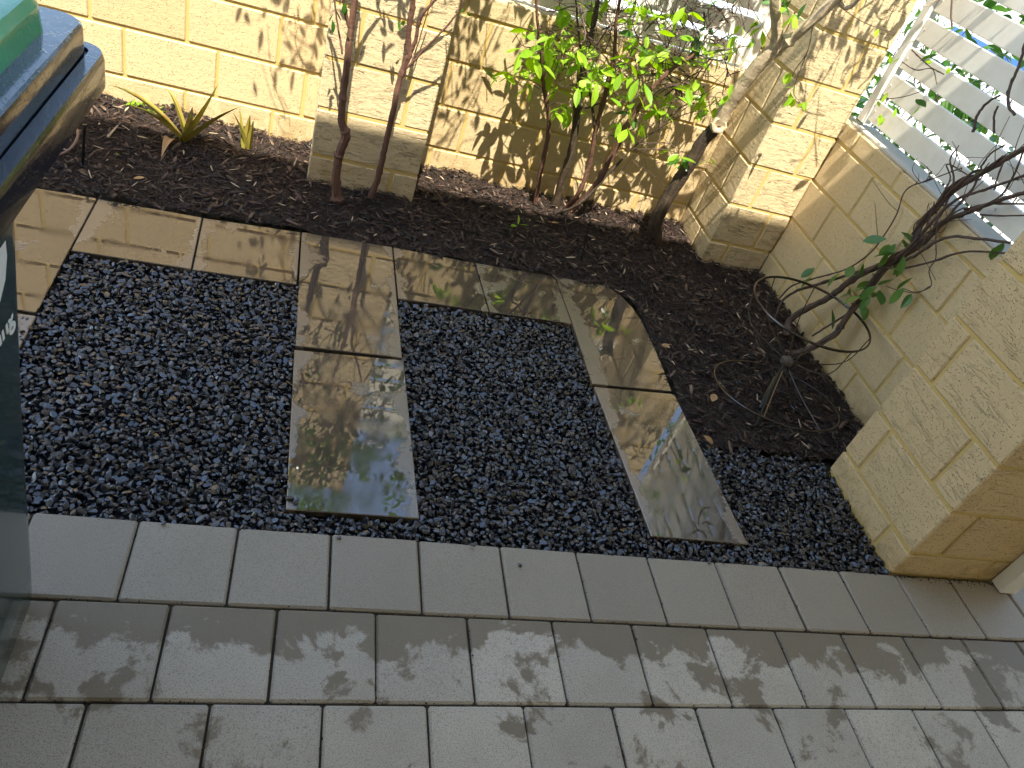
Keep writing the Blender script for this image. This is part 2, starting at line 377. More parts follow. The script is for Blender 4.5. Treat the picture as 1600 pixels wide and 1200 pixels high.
# ---------------------------------------------------------------- gravel: real stones, too many to count
nr = np.random.default_rng(5)
def ico(sub):
    bm = bmesh.new(); bmesh.ops.create_icosphere(bm, subdivisions=sub, radius=1)
    v = np.array([tuple(q.co) for q in bm.verts]); f = np.array([[q.index for q in fc.verts] for fc in bm.faces]); bm.free(); return v, f
def protos(sub, n):
    v, f = ico(sub); out = []
    for _ in range(n):
        w = v.copy()
        for _ in range(9):
            d = nr.normal(size=3); d /= np.linalg.norm(d); lim = nr.uniform(.38, .74); q = w @ d; over = np.clip(q - lim, 0, None); w = w - over[:, None] * d[None]
        out.append(w * np.array([1, nr.uniform(.6, .85), nr.uniform(.42, .62)]))
    return out, f
def rotmats(n, tiltmax):
    a = nr.uniform(0, 2 * np.pi, n); tx = nr.normal(0, tiltmax, n); ty = nr.normal(0, tiltmax, n)
    ca, sa, cx, sx, cy, sy = np.cos(a), np.sin(a), np.cos(tx), np.sin(tx), np.cos(ty), np.sin(ty); z = np.zeros(n); o = np.ones(n)
    A = np.array([[ca, -sa, z], [sa, ca, z], [z, z, o]]).transpose(2, 0, 1); B = np.array([[o, z, z], [z, cx, -sx], [z, sx, cx]]).transpose(2, 0, 1); Cc = np.array([[cy, z, sy], [z, o, z], [-sy, z, cy]]).transpose(2, 0, 1)
    return Cc @ B @ A
def scatter_mesh(name, prs, f, pos, size, rots):
    n = len(pos); k = nr.integers(0, len(prs), n); P = np.array(prs)[k] * size[:, None, :] if size.ndim == 2 else np.array(prs)[k] * size[:, None, None]
    W = np.einsum('nij,nvj->nvi', rots, P) + pos[:, None, :]
    nv = W.shape[1]; V = W.reshape(-1, 3); F = (f[None] + (np.arange(n) * nv)[:, None, None]).reshape(-1, f.shape[1])
    me = bpy.data.meshes.new(name); me.vertices.add(len(V)); me.vertices.foreach_set('co', V.astype(np.float32).ravel())
    me.loops.add(F.size); me.loops.foreach_set('vertex_index', F.astype(np.int32).ravel())
    me.polygons.add(len(F)); me.polygons.foreach_set('loop_start', np.arange(0, F.size, F.shape[1], dtype=np.int32)); me.polygons.foreach_set('loop_total', np.full(len(F), F.shape[1], np.int32))
    me.update(calc_edges=True); return me
regions = [(-.30, .60, .0, .895, None), (.57, .885, .0, .05, None), (.845, 1.485, .0, .925, None), (1.46, 1.77, .0, .058, None), (1.745, 2.20, .0, .455, None)]
def fill(spacing, inset=.004):
    out = []
    for x0, x1, y0, y1, _ in regions:
        xs = np.arange(x0 + inset, x1, spacing); ys = np.arange(y0 + inset, y1, spacing * .92)
        g = np.array([(x + (spacing / 2 if j % 2 else 0), y) for j, y in enumerate(ys) for x in xs])
        if len(g): out.append(g + nr.uniform(-.38, .38, g.shape) * spacing)
    p = np.concatenate(out)
    t1 = (p[:, 0] > .571 + np.clip(.6 - p[:, 1], 0, 1) * .040) & (p[:, 0] < .872 + (.3 - p[:, 1]) * .028) & (p[:, 1] > .052)
    # slanting near edges of the right-hand tiles
    xl = 1.453 + (.62 - p[:, 1]) * .047 - .002; xr = 1.738 + (.64 - p[:, 1]) * .045
    t2 = (p[:, 0] > xl) & (p[:, 0] < xr) & (p[:, 1] > .062)
    lt = (p[:, 0] < -.036) & (p[:, 1] > .59)
    ok = ~(t1 | t2 | lt) & (p[:, 1] < .885 + .03 * np.clip(p[:, 0] - .0, 0, 1.4))
    far = (p[:, 0] > 1.74) & (p[:, 1] > .425 + .012 * np.sin(p[:, 0] * 40))
    ok &= ~far & (p[:, 0] < 2.46)
    return p[ok]
pr3, f3 = protos(2, 14)
p = fill(.0130); n = len(p)
pz = np.column_stack([p, nr.uniform(-.013, -.003, n)])
sz = nr.uniform(.0080, .0140, n)
top = scatter_mesh('gravel', pr3, f3, pz, sz, rotmats(n, .5))
top.polygons.foreach_set('use_smooth', [True] * len(top.polygons)); top.set_sharp_from_angle(angle=R(24))
tag(link('gravel', top, M['stone']), 'loose black glossy pebbles filling the beds between the stepping tiles', 'gravel', kind='stuff')
p = fill(.0165); n = len(p); pr1, f1 = protos(1, 8)
pz = np.column_stack([p, nr.uniform(-.024, -.015, n)])
tag(link('gravel', scatter_mesh('gravel_under', pr1, f1, pz, nr.uniform(.009, .012, n), rotmats(n, .5)), M['stone']), 'lower layer of black pebbles seen in the gaps of the bed', 'gravel', kind='stuff')
# crumbs of bark where the pillar meets the paving
n = 260; cx = np.concatenate([nr.uniform(2.20, 2.56, 170), nr.uniform(1.2, 2.2, 90)]); cy = np.concatenate([-.004 - np.abs(nr.normal(0, .008, 170)), nr.normal(-.002, .004, 90)])
jx = nr.uniform(.2, 2.9, 520); jy = -PY * nr.choice([1, 2, 0.02], 520, p=[.4, .35, .25]) + nr.normal(0, .0022, 520)
kx = np.array([x0s[r] + PX * k for r, k in zip(nr.integers(0, 3, 1), [0])]); rr_ = nr.integers(0, 3, 420); kk = nr.integers(-1, 14, 420)
vx = np.array([x0s[int(a)] for a in rr_]) + PX * kk + nr.normal(0, .0018, 420); vy = -(rr_ + nr.uniform(.05, .95, 420)) * PY
cx = np.concatenate([cx, jx, vx]); cy = np.concatenate([cy, jy, vy]); n = len(cx)
tag(link('bark_crumbs', scatter_mesh('bark_crumbs', pr1, f1, np.column_stack([cx, cy, np.where(np.arange(n) < 260, nr.uniform(.0, .002, n), nr.uniform(-.006, -.0005, n))]), nr.uniform(.0010, .0034, n), rotmats(n, .4)), M['soil']), 'dark crumbs of bark and soil along the pillar foot and in the paving joints', 'debris', kind='stuff')
for q_, lab_ in (((.36, -.009), 'dark pebble on the far paver edge near the bin'), ((.71, -.014), 'dark pebble on the paver edge below the centre tile'), ((1.115, -.055), 'black lump lying on a paver joint'), ((1.62, -.008), 'dark pebble on the paver edge below the right-hand tile')):
    me = scatter_mesh('pebble', [pr3[5]], f3, np.array([[0, 0, 0.]]), np.array([.0075]), rotmats(1, .2)); me.polygons.foreach_set('use_smooth', [True] * len(me.polygons))
    tag(link('pebble', me, M['stone'], None, (*q_, .004)), lab_, 'pebble')
# strays on the tile and on the paving
for q, lab, ss in (((.600, .080), 'lone dark pebble lying on the corner of the wet centre tile', .012), ((.613, .071), 'flatter dark pebble touching the lone one on the wet centre tile', .011), ((1.005, -.012), 'small dark pebble stranded on the far edge of the paving', .008)):
    me = scatter_mesh('pebble', [pr3[3]], f3, np.array([[0, 0, 0.]]), np.array([ss]), rotmats(1, .2)); me.polygons.foreach_set('use_smooth', [True] * len(me.polygons))
    tag(link('pebble', me, M['stone'], None, (*q, .007)), lab, 'pebble')

# ---------------------------------------------------------------- mulch bed
def soil_h(x, y):
    return .004 + .010 * math.sin(x * 9.1 + 1) * math.sin(y * 7.3 + x * 3) + .006 * math.sin(x * 23 + y * 17) + .012 * max(0, min(1, (y - 1.55) / .3))
def in_bed(x, y):
    if y > 1.868 or x > 2.466 or x < -1.7: return False
    if .54 < x < .934 and y > 1.57: return False
    if 2.168 < x and y > 1.57: return False
    if x <= 1.6: return y > 1.178 + .036 * min(1, max(0, (x + .05) / .6)) + .004 * math.sin(x * 60)
    if x < 1.745:
        dx = x - 1.60; return y > 1.226 - .055 * dx - 3.2 * dx * dx if dx < .12 else y > 1.15
    if y < .425 + .012 * math.sin(x * 40): return False
    if y < .386 and x > 2.19: return False
    return x > 1.742 + max(0, (.64 - y)) * .03
nx, ny = 210, 75
V = []; F = []; idx = {}
for i in range(nx + 1):
    for j in range(ny + 1):
        x = -1.7 + 4.166 * i / nx; y = .40 + 1.47 * j / ny
        idx[i, j] = len(V); V.append((x, y, soil_h(x, y) - .012))
for i in range(nx):
    for j in range(ny):
        x = -1.7 + 4.166 * (i + .5) / nx; y = .40 + 1.47 * (j + .5) / ny
        if (x > 1.76 and y > .43) or y > 1.215 or (x < -.4 and y > 1.15): F.append((idx[i, j], idx[i + 1, j], idx[i + 1, j + 1], idx[i, j + 1]))
tag(link('mulch_bed', mesh_from('mulch_bed', V, F, True), M['soil']), kind='structure')
def strip_protos(n):
    out = []
    for _ in range(n):   # 8 sections x quad profile -> bent sliver, 3 sections
        secs = []
        L = 1; bend = nr.uniform(-.25, .25); tw = nr.uniform(-.6, .6)
        for s, wd in ((-1, nr.uniform(.2, .6)), (-.2, 1), (.5, nr.uniform(.7, 1)), (1, nr.uniform(.1, .5))):
            a = tw * s; c, d = math.cos(a), math.sin(a); y0 = bend * s * s + nr.uniform(-.05, .05)
            for yy, zz in ((-1, -1), (1, -1), (1, 1), (-1, 1)):
                yy2 = yy * wd; secs.append((s, y0 + (yy2 * c * 1.0), zz * wd + d * yy2 * .5))
        out.append(np.array(secs))
    f = []
    for k in range(3):
        for j in range(4): f.append((k * 4 + j, k * 4 + (j + 1) % 4, k * 4 + 4 + (j + 1) % 4, k * 4 + 4 + j))
    f.append((3, 2, 1, 0)); f.append((12, 13, 14, 15))
    return out, np.array(f)
prs, fs = strip_protos(16)
def bed_points(n):
    out = []
    while len(out) < n:
        c = nr.uniform((-.75, .41), (2.466, 1.868), (n, 2))
        for x, y in c:
            if in_bed(x, y): out.append((x, y))
            if len(out) >= n: break
    return np.array(out)
def mulch(name, n, l, w, tt, zoff, tilt):
    p = bed_points(n); z = np.array([soil_h(x, y) for x, y in p]) + nr.uniform(zoff[0], zoff[1], n)
    size = np.column_stack([nr.uniform(*l, n) / 2, nr.uniform(*w, n) / 2, nr.uniform(*tt, n) / 2])
    # bend is in units of length: rescale y by width
    k = nr.integers(0, len(prs), n); P = np.array(prs)[k]; P = P * size[:, None, :]
    Rm = rotmats(n, tilt); W = np.einsum('nij,nvj->nvi', Rm, P) + np.column_stack([p, z])[:, None, :]
    nv = 16; Vv = W.reshape(-1, 3); Ff = (fs[None] + (np.arange(n) * nv)[:, None, None]).reshape(-1, 4)
    me = bpy.data.meshes.new(name); me.vertices.add(len(Vv)); me.vertices.foreach_set('co', Vv.astype(np.float32).ravel())
    me.loops.add(Ff.size); me.loops.foreach_set('vertex_index', Ff.astype(np.int32).ravel())
    me.polygons.add(len(Ff)); me.polygons.foreach_set('loop_start', np.arange(0, Ff.size, 4, dtype=np.int32)); me.polygons.foreach_set('loop_total', np.full(len(Ff), 4, np.int32))
    me.update(calc_edges=True); return me
tag(link('mulch', mulch('mulch_fine', 44000, (.010, .036), (.0007, .0022), (.0006, .0016), (-.008, .006), .35), M['mulch']), 'fine shredded bark fibres covering the garden bed', 'mulch', kind='stuff')
tag(link('mulch', mulch('mulch_chips', 3600, (.016, .052), (.005, .014), (.0016, .005), (-.006, .007), .28), M['mulch']), 'broken dark bark chips lying among the finer fibres', 'mulch', kind='stuff')

lp = bed_points(170); n = len(lp)
k_ = nr.integers(0, len(prs), n); Pp = np.array(prs)[k_] * np.column_stack([nr.uniform(.006, .020, n), nr.uniform(.0006, .003, n), nr.uniform(.0004, .0009, n)])[:, None, :]
Ww = np.einsum('nij,nvj->nvi', rotmats(n, .25), Pp) + np.column_stack([lp, [soil_h(x, y) + .009 for x, y in lp]])[:, None, :]
lit = mesh_from('litter', Ww.reshape(-1, 3).tolist(), [tuple(int(q) for q in f) for f in (fs[None] + (np.arange(n) * 16)[:, None, None]).reshape(-1, 4)])
tag(link('litter', lit, M['bark_pale']), 'pale straw and splinters scattered over the dark mulch', 'litter', kind='stuff')

# ---------------------------------------------------------------- block walls
Z0 = .0999; CH = .172; MJ = .010
brick_cache = {}
brng = random.Random(11)
def brick(parent, x0, x1, y0, y1, z0, z1, mat='brick', off=None, jit=.0):
    s = (round(x1 - x0, 4), round(y1 - y0, 4), round(z1 - z0, 4), mat, brng.randrange(3))
    if s not in brick_cache:
        me = box_mesh('brick', s[0], s[1], s[2], .0042, .0010, brng); me.materials.append(M[mat]); brick_cache[s] = me
    off = off or Vector((0, 0, 0))
    return link('brick', brick_cache[s], None, parent, Vector(((x0 + x1) / 2, (y0 + y1) / 2, (z0 + z1) / 2)) - off + Vector((brng.uniform(-.0008, .0008), brng.uniform(-.0008, .0008), 0)))
def courses(top):
    zs = []; k = -1
    while True:
        a = Z0 + k * CH + MJ / 2; b = a + CH - MJ
        if a >= top - .03: break
        zs.append((k, a, min(b, top))); k += 1
    return zs
# back wall
wall = empty('block_wall', (0, 1.868, 0), 'low cream block garden wall behind the mulch bed, with square piers and white slats on top', 'wall')
WO = Vector((0, 1.868, 0)); WX0, WX1, WT = -1.75, 2.168, .69
cbox('mortar', (WX0, 1.8735, -.08), (WX1, 1.955, WT - .006), M['mortar'], wall, 0)
cbox('upper_mortar', (WX0, 1.8735, WT - .006), (.54, 1.955, 1.12), M['mortar'], wall, 0)
for k, a, b in courses(1.13):
    j = -.12 if k % 2 == 0 else -.225
    x = j - 6 * .307
    while x < WX1:
        xa = max(x + MJ / 2, WX0); xb = min(x + .307 - MJ / 2, WX1 if k < 3 else .54)
        if xb - xa > .03: brick(wall, xa, xb, 1.868, 1.96, a, b, 'brick', WO)
        if k == 3 and x + .307 > .93: brick(wall, max(xa, .93), min(x + .307 - MJ / 2, WX1), 1.868, 1.96, a, WT, 'brick', WO)
        x += .307
def pier(parent, x0, x1, y0, y1, top, xj, yj, off, mat='brick_rough', z_first=None, z_ch=None, cap=False):
    me = box_mesh('pier', x1 - x0 - .011, y1 - y0 - .006, top + .06, 0)
    pr = link('pier', me, M['mortar'], parent, Vector(((x0 + x1) / 2, (y0 + y1) / 2 , top / 2 - .035)) - off)
    o2 = off + pr.location
    for k, a, b in courses(top):
        if z_first is not None: a += z_first - Z0; b += z_first - Z0
        xx = xj[k % 2]; yy = yj[k % 2]
        xs = [(x0, xx - MJ / 2), (xx + MJ / 2, x1)] if xx else [(x0, x1)]
        ys = [(y0, yy - MJ / 2), (yy + MJ / 2, y1)] if yy else [(y0, y1)]
        for xa, xb in xs:
            for ya, yb in ys: brick(pr, xa, xb, ya, yb, a, b, mat, o2)
    return pr
pier(wall, .5445, .9315, 1.572, 1.864, 1.66, (.647, .838), (1.79, 1.685), WO)
p2 = pier(wall, 2.170, 2.464, 1.572, 1.955, 1.66, (2.375, 2.265), (1.79, 1.685), WO)
# side wall
swall = empty('block_wall', (2.468, .386, 0), 'low shaded cream block wall on the right, under the white slat screen and behind the vine', 'wall')
SO = Vector((2.468, .386, 0)); SX0, SX1, SY0, SY1, ST = 2.468, 2.562, .388, 1.955, .688
cbox('mortar', (SX0 + .0055, SY0, -.08), (SX1 - .006, SY1, ST - .004), M['mortar'], swall, 0)
jl = {-1: .785, 0: .668, 1: .772, 2: .672, 3: .868}
for k, a, b in courses(ST):
    y = jl[k] - .302 * 2
    if k == 0: y = .668 - .302 * 2
    while y < SY1:
        ya = max(y + MJ / 2, SY0); yb = min(y + .302 - MJ / 2, SY1)
        if yb - ya > .03: brick(swall, SX0, SX1, ya, yb, a, b, 'brick', SO)
        y += .302
cbox('capping', (SX0 + .012, SY0, ST + .001), (SX1 + .02, 1.570, ST + .012), M['cap'], swall, .002)
# pillar at the near end
pil = empty('brick_pillar', (2.387, .192, 0), 'square cream block pillar at the near right corner, beside the paving and gravel', 'pillar')
PO = Vector((2.387, .192, 0))
cbox('mortar', (2.2000, .006, -.05), (2.5740, .378, 1.80), M['mortar'], pil, 0)
PZ = .0866
for k, a, b in courses(1.8):
    a += PZ - Z0; b += PZ - Z0
    if k == -1: a = .003
    yj = .097 if k % 2 else .298      # k=-1,1: .097
    xj = 2.497 if k % 2 else 2.294
    for xa, xb in ((2.194, xj - MJ / 2), (xj + MJ / 2, 2.580)):
        for ya, yb in ((0, yj - MJ / 2), (yj + MJ / 2, .384)): brick(pil, xa, xb, ya, yb, a, b, 'brick_pillar', PO)
gp = empty('gate_post', (2.578, -.023, 0), 'white metal post standing against the near face of the brick pillar', 'post')
cbox('post', (2.548, -.045, .004), (2.607, -.002, 1.9), M['white'], gp, .003)
cbox('hinge_plate', (2.609, -.040, .30), (2.616, -.006, .40), M['white'], gp, .001)

# slat screens
def screen(name, label, y0, y1, x0, n, zb, axis='y', posts=()):
    e = empty(name, (x0, y0, zb) if axis == 'y' else (y0, x0, zb), label, 'slat screen')
    ln = y1 - y0
    sm = box_mesh('slat', *((.016, ln, .075) if axis == 'y' else (ln, .016, .075)), .0025)
    for k in range(n):
        c = (0, ln / 2, .035 + .098 * k) if axis == 'y' else (ln / 2, 0, .035 + .098 * k)
        sl = link('slat', sm, M['white'], e, c)
        for q in ((ln - .018, ln * .5) if axis == 'y' else (.03, ln - .03)):
            tb_ = box_mesh('screw', .003, .007, .007, .001); link('screw', tb_, M['cap'], sl, ((-.0095, q - ln / 2, 0) if axis == 'y' else (q - ln / 2, -.0095, 0)), (0, 0, 0) if axis == 'y' else (0, 0, R(90)))
    for q in posts:
        me = box_mesh('post', .04, .04, .098 * n + .03, .003)
        link('post', me, M['white'], e, (.0 if axis == 'y' else q - y0, (q - y0) if axis == 'y' else 0, .049 * n - .005))
    return e
s1 = screen('slat_screen', 'white horizontal slat screen fixed above the shaded side wall, threaded with vine stems', .02, 1.530, 2.512, 9, .733, 'y', (1.552, -.1 + .12))
s2 = screen('slat_screen', 'white slat screen set on the back wall between the two piers, behind the leafy shrub', .955, 2.145, 1.915, 9, .704, 'x', (.955, 2.147))
0 and screen('slat_screen', 'white slat screen on the back wall left of the first pier', -1.75, .52, 1.915, 9, .735, 'x', (-1.0, .52))

# ---------------------------------------------------------------- house eave that shades the paving, and the house wall
house = empty('house', (0, -3.3, 0), 'house whose eave shades the near paving and gravel', 'house')
cbox('roof', (-7, -4.6, 2.62), (9, .30, 2.76), M['roof'], house, .01)
cbox('soffit', (-7, -4.6, 2.600), (9, .30, 2.617), M['soffit'], house, 0)
cbox('gutter', (-7, .303, 2.58), (9, .350, 2.73), M['soffit'], house, .004)
cbox('wall', (-7, -3.5, -.1), (9, -3.3, 2.598), M['brick'], house, .004)

# ---------------------------------------------------------------- wheelie bin
bn = empty('wheelie_bin', (-.06, -.44, 0), 'dark green wheelie bin with black rim and bright green lid on the paving', 'bin')
rings = []
for z, x1, y1, r, ins in ((.012, .178, -.176, .05, .0), (.03, .188, -.166, .055, 0), (.10, .192, -.163, .055, 0), (.45, .203, -.142, .055, 0), (.75, .216, -.122, .055, 0), (.925, .224, -.110, .05, 0)):
    rings.append(rrect(-.30 - (x1 - .188) * .4, x1, -.74 - (y1 + .166), y1, r, z, 7))
loft('body', rings, M['bin'], bn)
def ringset(x0, x1, y0, y1, r, zs, b=.006):
    return [rrect(x0 + i, x1 - i, y0 + i, y1 - i, max(r - i, .004), z, 7) for z, i in zs]
loft('rim', ringset(-.375, .300, -.86, -.052, .032, ((.908, .010), (.911, .002), (.913, 0), (.944, 0), (.949, .0015), (.952, .003), (.952, .006), (.952, .0165), (.9475, .018), (.9475, .06))), M['bin_black'], bn)
loft('lid', ringset(-.36, .282, -.84, -.066, .030, ((.9440, .0), (.979, .0), (.983, .001), (.985, .004), (.985, .010), (.985, .03))), M['bin_black'], bn)
loft('lid_panel', ringset(-.33, .256, -.815, -.100, .045, ((.9835, .0), (1.010, .003), (1.019, .010), (1.021, .016), (1.021, .03), (1.021, .05))), M['bin_green'], bn)
for s in (-.72, -.20):
    tb = TB(); w = []
    for i in range(24):
        pass
    me = bpy.data.meshes.new('wheel'); bm = bmesh.new(); bmesh.ops.create_cone(bm, cap_ends=True, segments=28, radius1=.10, radius2=.10, depth=.05); bmesh.ops.bevel(bm, geom=[e for e in bm.edges if abs(e.verts[0].co.z - e.verts[1].co.z) < 1e-5], offset=.008, segments=1, affect='EDGES'); bm.to_mesh(me); bm.free()
    link('wheel', me, M['rubber'], bn, Vector((-.33, s, .10)) - Vector((-.06, -.44, 0)), (R(90), 0, 0))
tb = TB(); tb.tube([(-.40, -.80, .93), (-.43, -.78, .94), (-.43, -.15, .94), (-.40, -.13, .93)], .014, 8); tb.build('handle', M['bin_black'], bn)
def text(name, s, size, loc, parent, ext=.0006, shear=0, extra=(0, 0)):
    cu = bpy.data.curves.new(name, 'FONT'); cu.body = s; cu.size = size; cu.extrude = ext; cu.shear = shear; cu.offset = size * .022; cu.resolution_u = 4
    o = bpy.data.objects.new(name, cu); col.objects.link(o)
    bpy.context.view_layer.update(); dg = bpy.context.evaluated_depsgraph_get(); me = bpy.data.meshes.new_from_object(o.evaluated_get(dg)); bpy.data.objects.remove(o)
    xs = [v.co.x for v in me.vertices]; w = max(xs)
    # face +x, reading towards +y, right-aligned at loc; lean follows the side of the bin
    q = link(name, me, M['print'], parent, Vector(loc) - Vector(parent.location), (R(90 - 2.1), 0, R(90)))
    for v in me.vertices: v.co.x -= w
    return q
text('lettering', 'City of Stirling', .047, (.2112, -.190, .628), bn)
text('number', '5', .30, (.2175, -.196, .70), bn)

# ---------------------------------------------------------------- plants
def leaf_mesh(name, L=1, W=.42, fold=.10, curl=-.18, n=5):
    V = []; F = []
    prof = [0, .55, .95, 1.0, .72, 0]
    for i in range(n + 1):
        t = i / n; w = prof[i] * W / 2; z = curl * t * t
        V += [(t * L, -w, z + fold * w * 2), (t * L, 0, z), (t * L, w, z + fold * w * 2)]
    for i in range(n):
        b = i * 3; F += [(b, b + 3, b + 4, b + 1), (b + 1, b + 4, b + 5, b + 2)]
    me = mesh_from(name, V, F, True)
    return me
LM = {}
for mn in ('leaf', 'leaf_dark', 'leaf_vine', 'leaf_dry'):
    LM[mn] = []
    for (w, fo, cu) in ((.42, .12, -.15), (.36, .2, -.3), (.48, .08, -.05), (.40, .25, .1)):
        me = leaf_mesh('leaf', 1, w, fo, cu); me.materials.append(M[mn]); LM[mn].append(me)
lr = random.Random(21)
def leaf_rot(r, droop=(-75, 15), az=None):
    a = r.uniform(0, 360) if az is None else az
    d = r.uniform(*droop)
    return Matrix.Rotation(R(a), 3, 'Z') @ Matrix.Rotation(R(-d), 3, 'Y') @ Matrix.Rotation(R(r.uniform(-50, 50)), 3, 'X')
def put_leaf(parent, p, size, kind, r, **k):
    o = link('leaf', r.choice(LM[kind]), None, parent, Vector(p) - Vector(parent.location)); o.rotation_euler = leaf_rot(r, **k).to_euler(); o.scale = (size,) * 3
    return o
lt_arr = [np.array([tuple(v.co) for v in me.vertices]) for me in LM['leaf']]; lf = np.array([tuple(pp.vertices) for pp in LM['leaf'][0].polygons])
def leaf_cloud(name, pts, size, mat, parent, r, droop=(-70, 20)):
    V = []; F = []
    off = Vector(parent.location)
    for p in pts:
        Mx = np.array(leaf_rot(r, droop)); a = lt_arr[r.randrange(4)] * r.uniform(*size); w = a @ Mx.T + np.array(p) - np.array(off); b = len(V) * 1
        F += [tuple(int(q) + len(V) for q in f) for f in lf]; V += [tuple(q) for q in w]
    o = link(name, mesh_from(name, V, F, True), mat, parent); o['kind'] = 'stuff'; return o

# --- two-stemmed young tree in front of the first pier: each stem its own plant
def stem_plant(name, label, cat, base, stems, barkmat):
    e = empty(name, base, label, cat)
    for nm, pts, rad, kn in stems:
        tb = TB(); tb.tube(pts, rad, 9, 6, .0008, lr, kn); tb.build(nm, M[barkmat], e)
    return e
A = stem_plant('young_tree', 'thicker knobbly red-brown stem standing left in front of the first pier', 'young tree', (0.6560, 1.4680, 0.0000), [
    ('trunk', [(0.6570, 1.4400, 0.0050), (0.6410, 1.4430, 0.0780), (0.6360, 1.4460, 0.1550), (0.6380, 1.4460, 0.1880), (0.6490, 1.4480, 0.2500), (0.6280, 1.4500, 0.2900), (0.6200, 1.4500, 0.3580), (0.6170, 1.4500, 0.4410), (0.6130, 1.4500, 0.5210), (0.6100, 1.4500, 0.5980), (0.6080, 1.4500, 0.6810), (0.6020, 1.4500, 0.7770), (0.6000, 1.4400, 0.8950)], [.018, .0155, .0140, .0150, .0155, .0122, .0113, .011, .0105, .010, .0095, .008, .006], .15),
    ('branch', [(0.6060, 1.4500, 0.5890), (0.5910, 1.4450, 0.6230), (0.5810, 1.4400, 0.6530), (0.5630, 1.4300, 0.7190), (0.5240, 1.4200, 0.8130)], [.006, .0055, .005, .003], .1),
    ('branch', [(0.5970, 1.4500, 0.5070), (0.5830, 1.4600, 0.5490), (0.5650, 1.4700, 0.5990), (0.5410, 1.4700, 0.6850), (0.4980, 1.4600, 0.7970)], [.0035, .003, .002], .05),
    ('branch', [(0.6090, 1.4500, 0.6870), (0.6280, 1.4400, 0.7860), (0.6670, 1.4200, 0.9180)], [.008, .006, .003], .1)], 'bark_red')
B = stem_plant('young_tree', 'slimmer smooth red-brown stem leaning right in front of the first pier', 'young tree', (0.7770, 1.5530, 0.0000), [
    ('trunk', [(0.7740, 1.5050, 0.0170), (0.7840, 1.5060, 0.0910), (0.7860, 1.5080, 0.1780), (0.7880, 1.5100, 0.2610), (0.7900, 1.5100, 0.3420), (0.7890, 1.5100, 0.4200), (0.7950, 1.5100, 0.4980), (0.8050, 1.5100, 0.5400)], [.0125, .0108, .0103, .0100, .010, .0098, .010, .0105], .12),
    ('branch', [(0.8050, 1.5100, 0.5380), (0.7900, 1.5080, 0.5880), (0.7860, 1.5050, 0.6470), (0.7810, 1.5000, 0.7050), (0.7680, 1.4800, 0.8150), (0.7630, 1.4600, 0.9210)], [.009, .0085, .008, .006, .004], .1),
    ('branch', [(0.8060, 1.5100, 0.5430), (0.8140, 1.5050, 0.5910), (0.8120, 1.5000, 0.6360), (0.8190, 1.4950, 0.6780), (0.8570, 1.4800, 0.7530), (0.9030, 1.4500, 0.8770)], [.0065, .006, .0055, .004, .002], .1),
    ('branch', [(0.8000, 1.5100, 0.4910), (0.8190, 1.5000, 0.5220), (0.8430, 1.4900, 0.5710), (0.8760, 1.4750, 0.6310), (0.9030, 1.4650, 0.6840), (0.9230, 1.4550, 0.7400), (0.9420, 1.4400, 0.8370)], [.0042, .0036, .003, .002], .05),
    ('branch', [(0.8130, 1.5100, 0.5010), (0.8230, 1.5200, 0.5520), (0.8300, 1.5200, 0.6350), (0.8370, 1.5100, 0.7260)], [.0025, .002, .0015], 0)], 'bark_red')
for q in ((0.5530, 1.4300, 0.6260), (0.5520, 1.4300, 0.6070), (0.5570, 1.4300, 0.6380), (0.5760, 1.4200, 0.6640), (0.5830, 1.4200, 0.6680), (0.5690, 1.4300, 0.6050), (0.5820, 1.4400, 0.5840)): put_leaf(A, q, lr.uniform(.028, .042), 'leaf_dark', lr, droop=(-80, -30))
for q in ((0.7380, 1.4900, 0.6410), (0.7470, 1.4900, 0.6390), (0.7600, 1.4900, 0.6410), (0.9320, 1.4400, 0.7370), (0.9400, 1.4400, 0.7300)): put_leaf(B, q, lr.uniform(.026, .038), 'leaf_dark', lr, droop=(-60, 0))
# crowns reach above the picture and throw the leaf shadows; their backlit darkness is put into the leaf colour
def cluster_points(r, n, lo, hi, k):
    cs = [[r.uniform(a, b) for a, b in zip(lo, hi)] for _ in range(k)]
    out = []
    for _ in range(n):
        c = r.choice(cs); out.append(tuple(ci + r.gauss(0, .045) for ci in c))
    return out
def twiglets(e, r, n, lo, hi, mat, name='twigs'):
    tb = TB()
    for _ in range(n):
        a = Vector([r.uniform(p, q) for p, q in zip(lo, hi)]); d = Vector((r.uniform(-.5, .5), r.uniform(-.3, .3), r.uniform(.3, 1))).normalized() * r.uniform(.10, .28)
        mid = a + d * .5 + Vector([r.uniform(-.03, .03) for _ in range(3)])
        tb.tube([a, mid, a + d], [r.uniform(.0016, .0032), .001], 4, 4)
    o = tb.build(name, M[mat], e); o['kind'] = 'stuff'; return o
r_ = random.Random(5)
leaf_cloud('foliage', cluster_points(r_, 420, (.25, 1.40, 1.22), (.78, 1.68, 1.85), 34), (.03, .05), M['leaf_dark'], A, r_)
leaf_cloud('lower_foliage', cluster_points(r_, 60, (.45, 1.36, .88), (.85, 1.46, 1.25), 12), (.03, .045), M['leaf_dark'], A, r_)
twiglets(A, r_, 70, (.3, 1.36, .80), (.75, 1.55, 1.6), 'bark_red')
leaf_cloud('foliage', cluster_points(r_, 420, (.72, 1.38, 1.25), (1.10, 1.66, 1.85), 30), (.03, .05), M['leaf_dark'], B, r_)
twiglets(B, r_, 70, (.72, 1.38, .85), (1.05, 1.55, 1.6), 'bark_red')

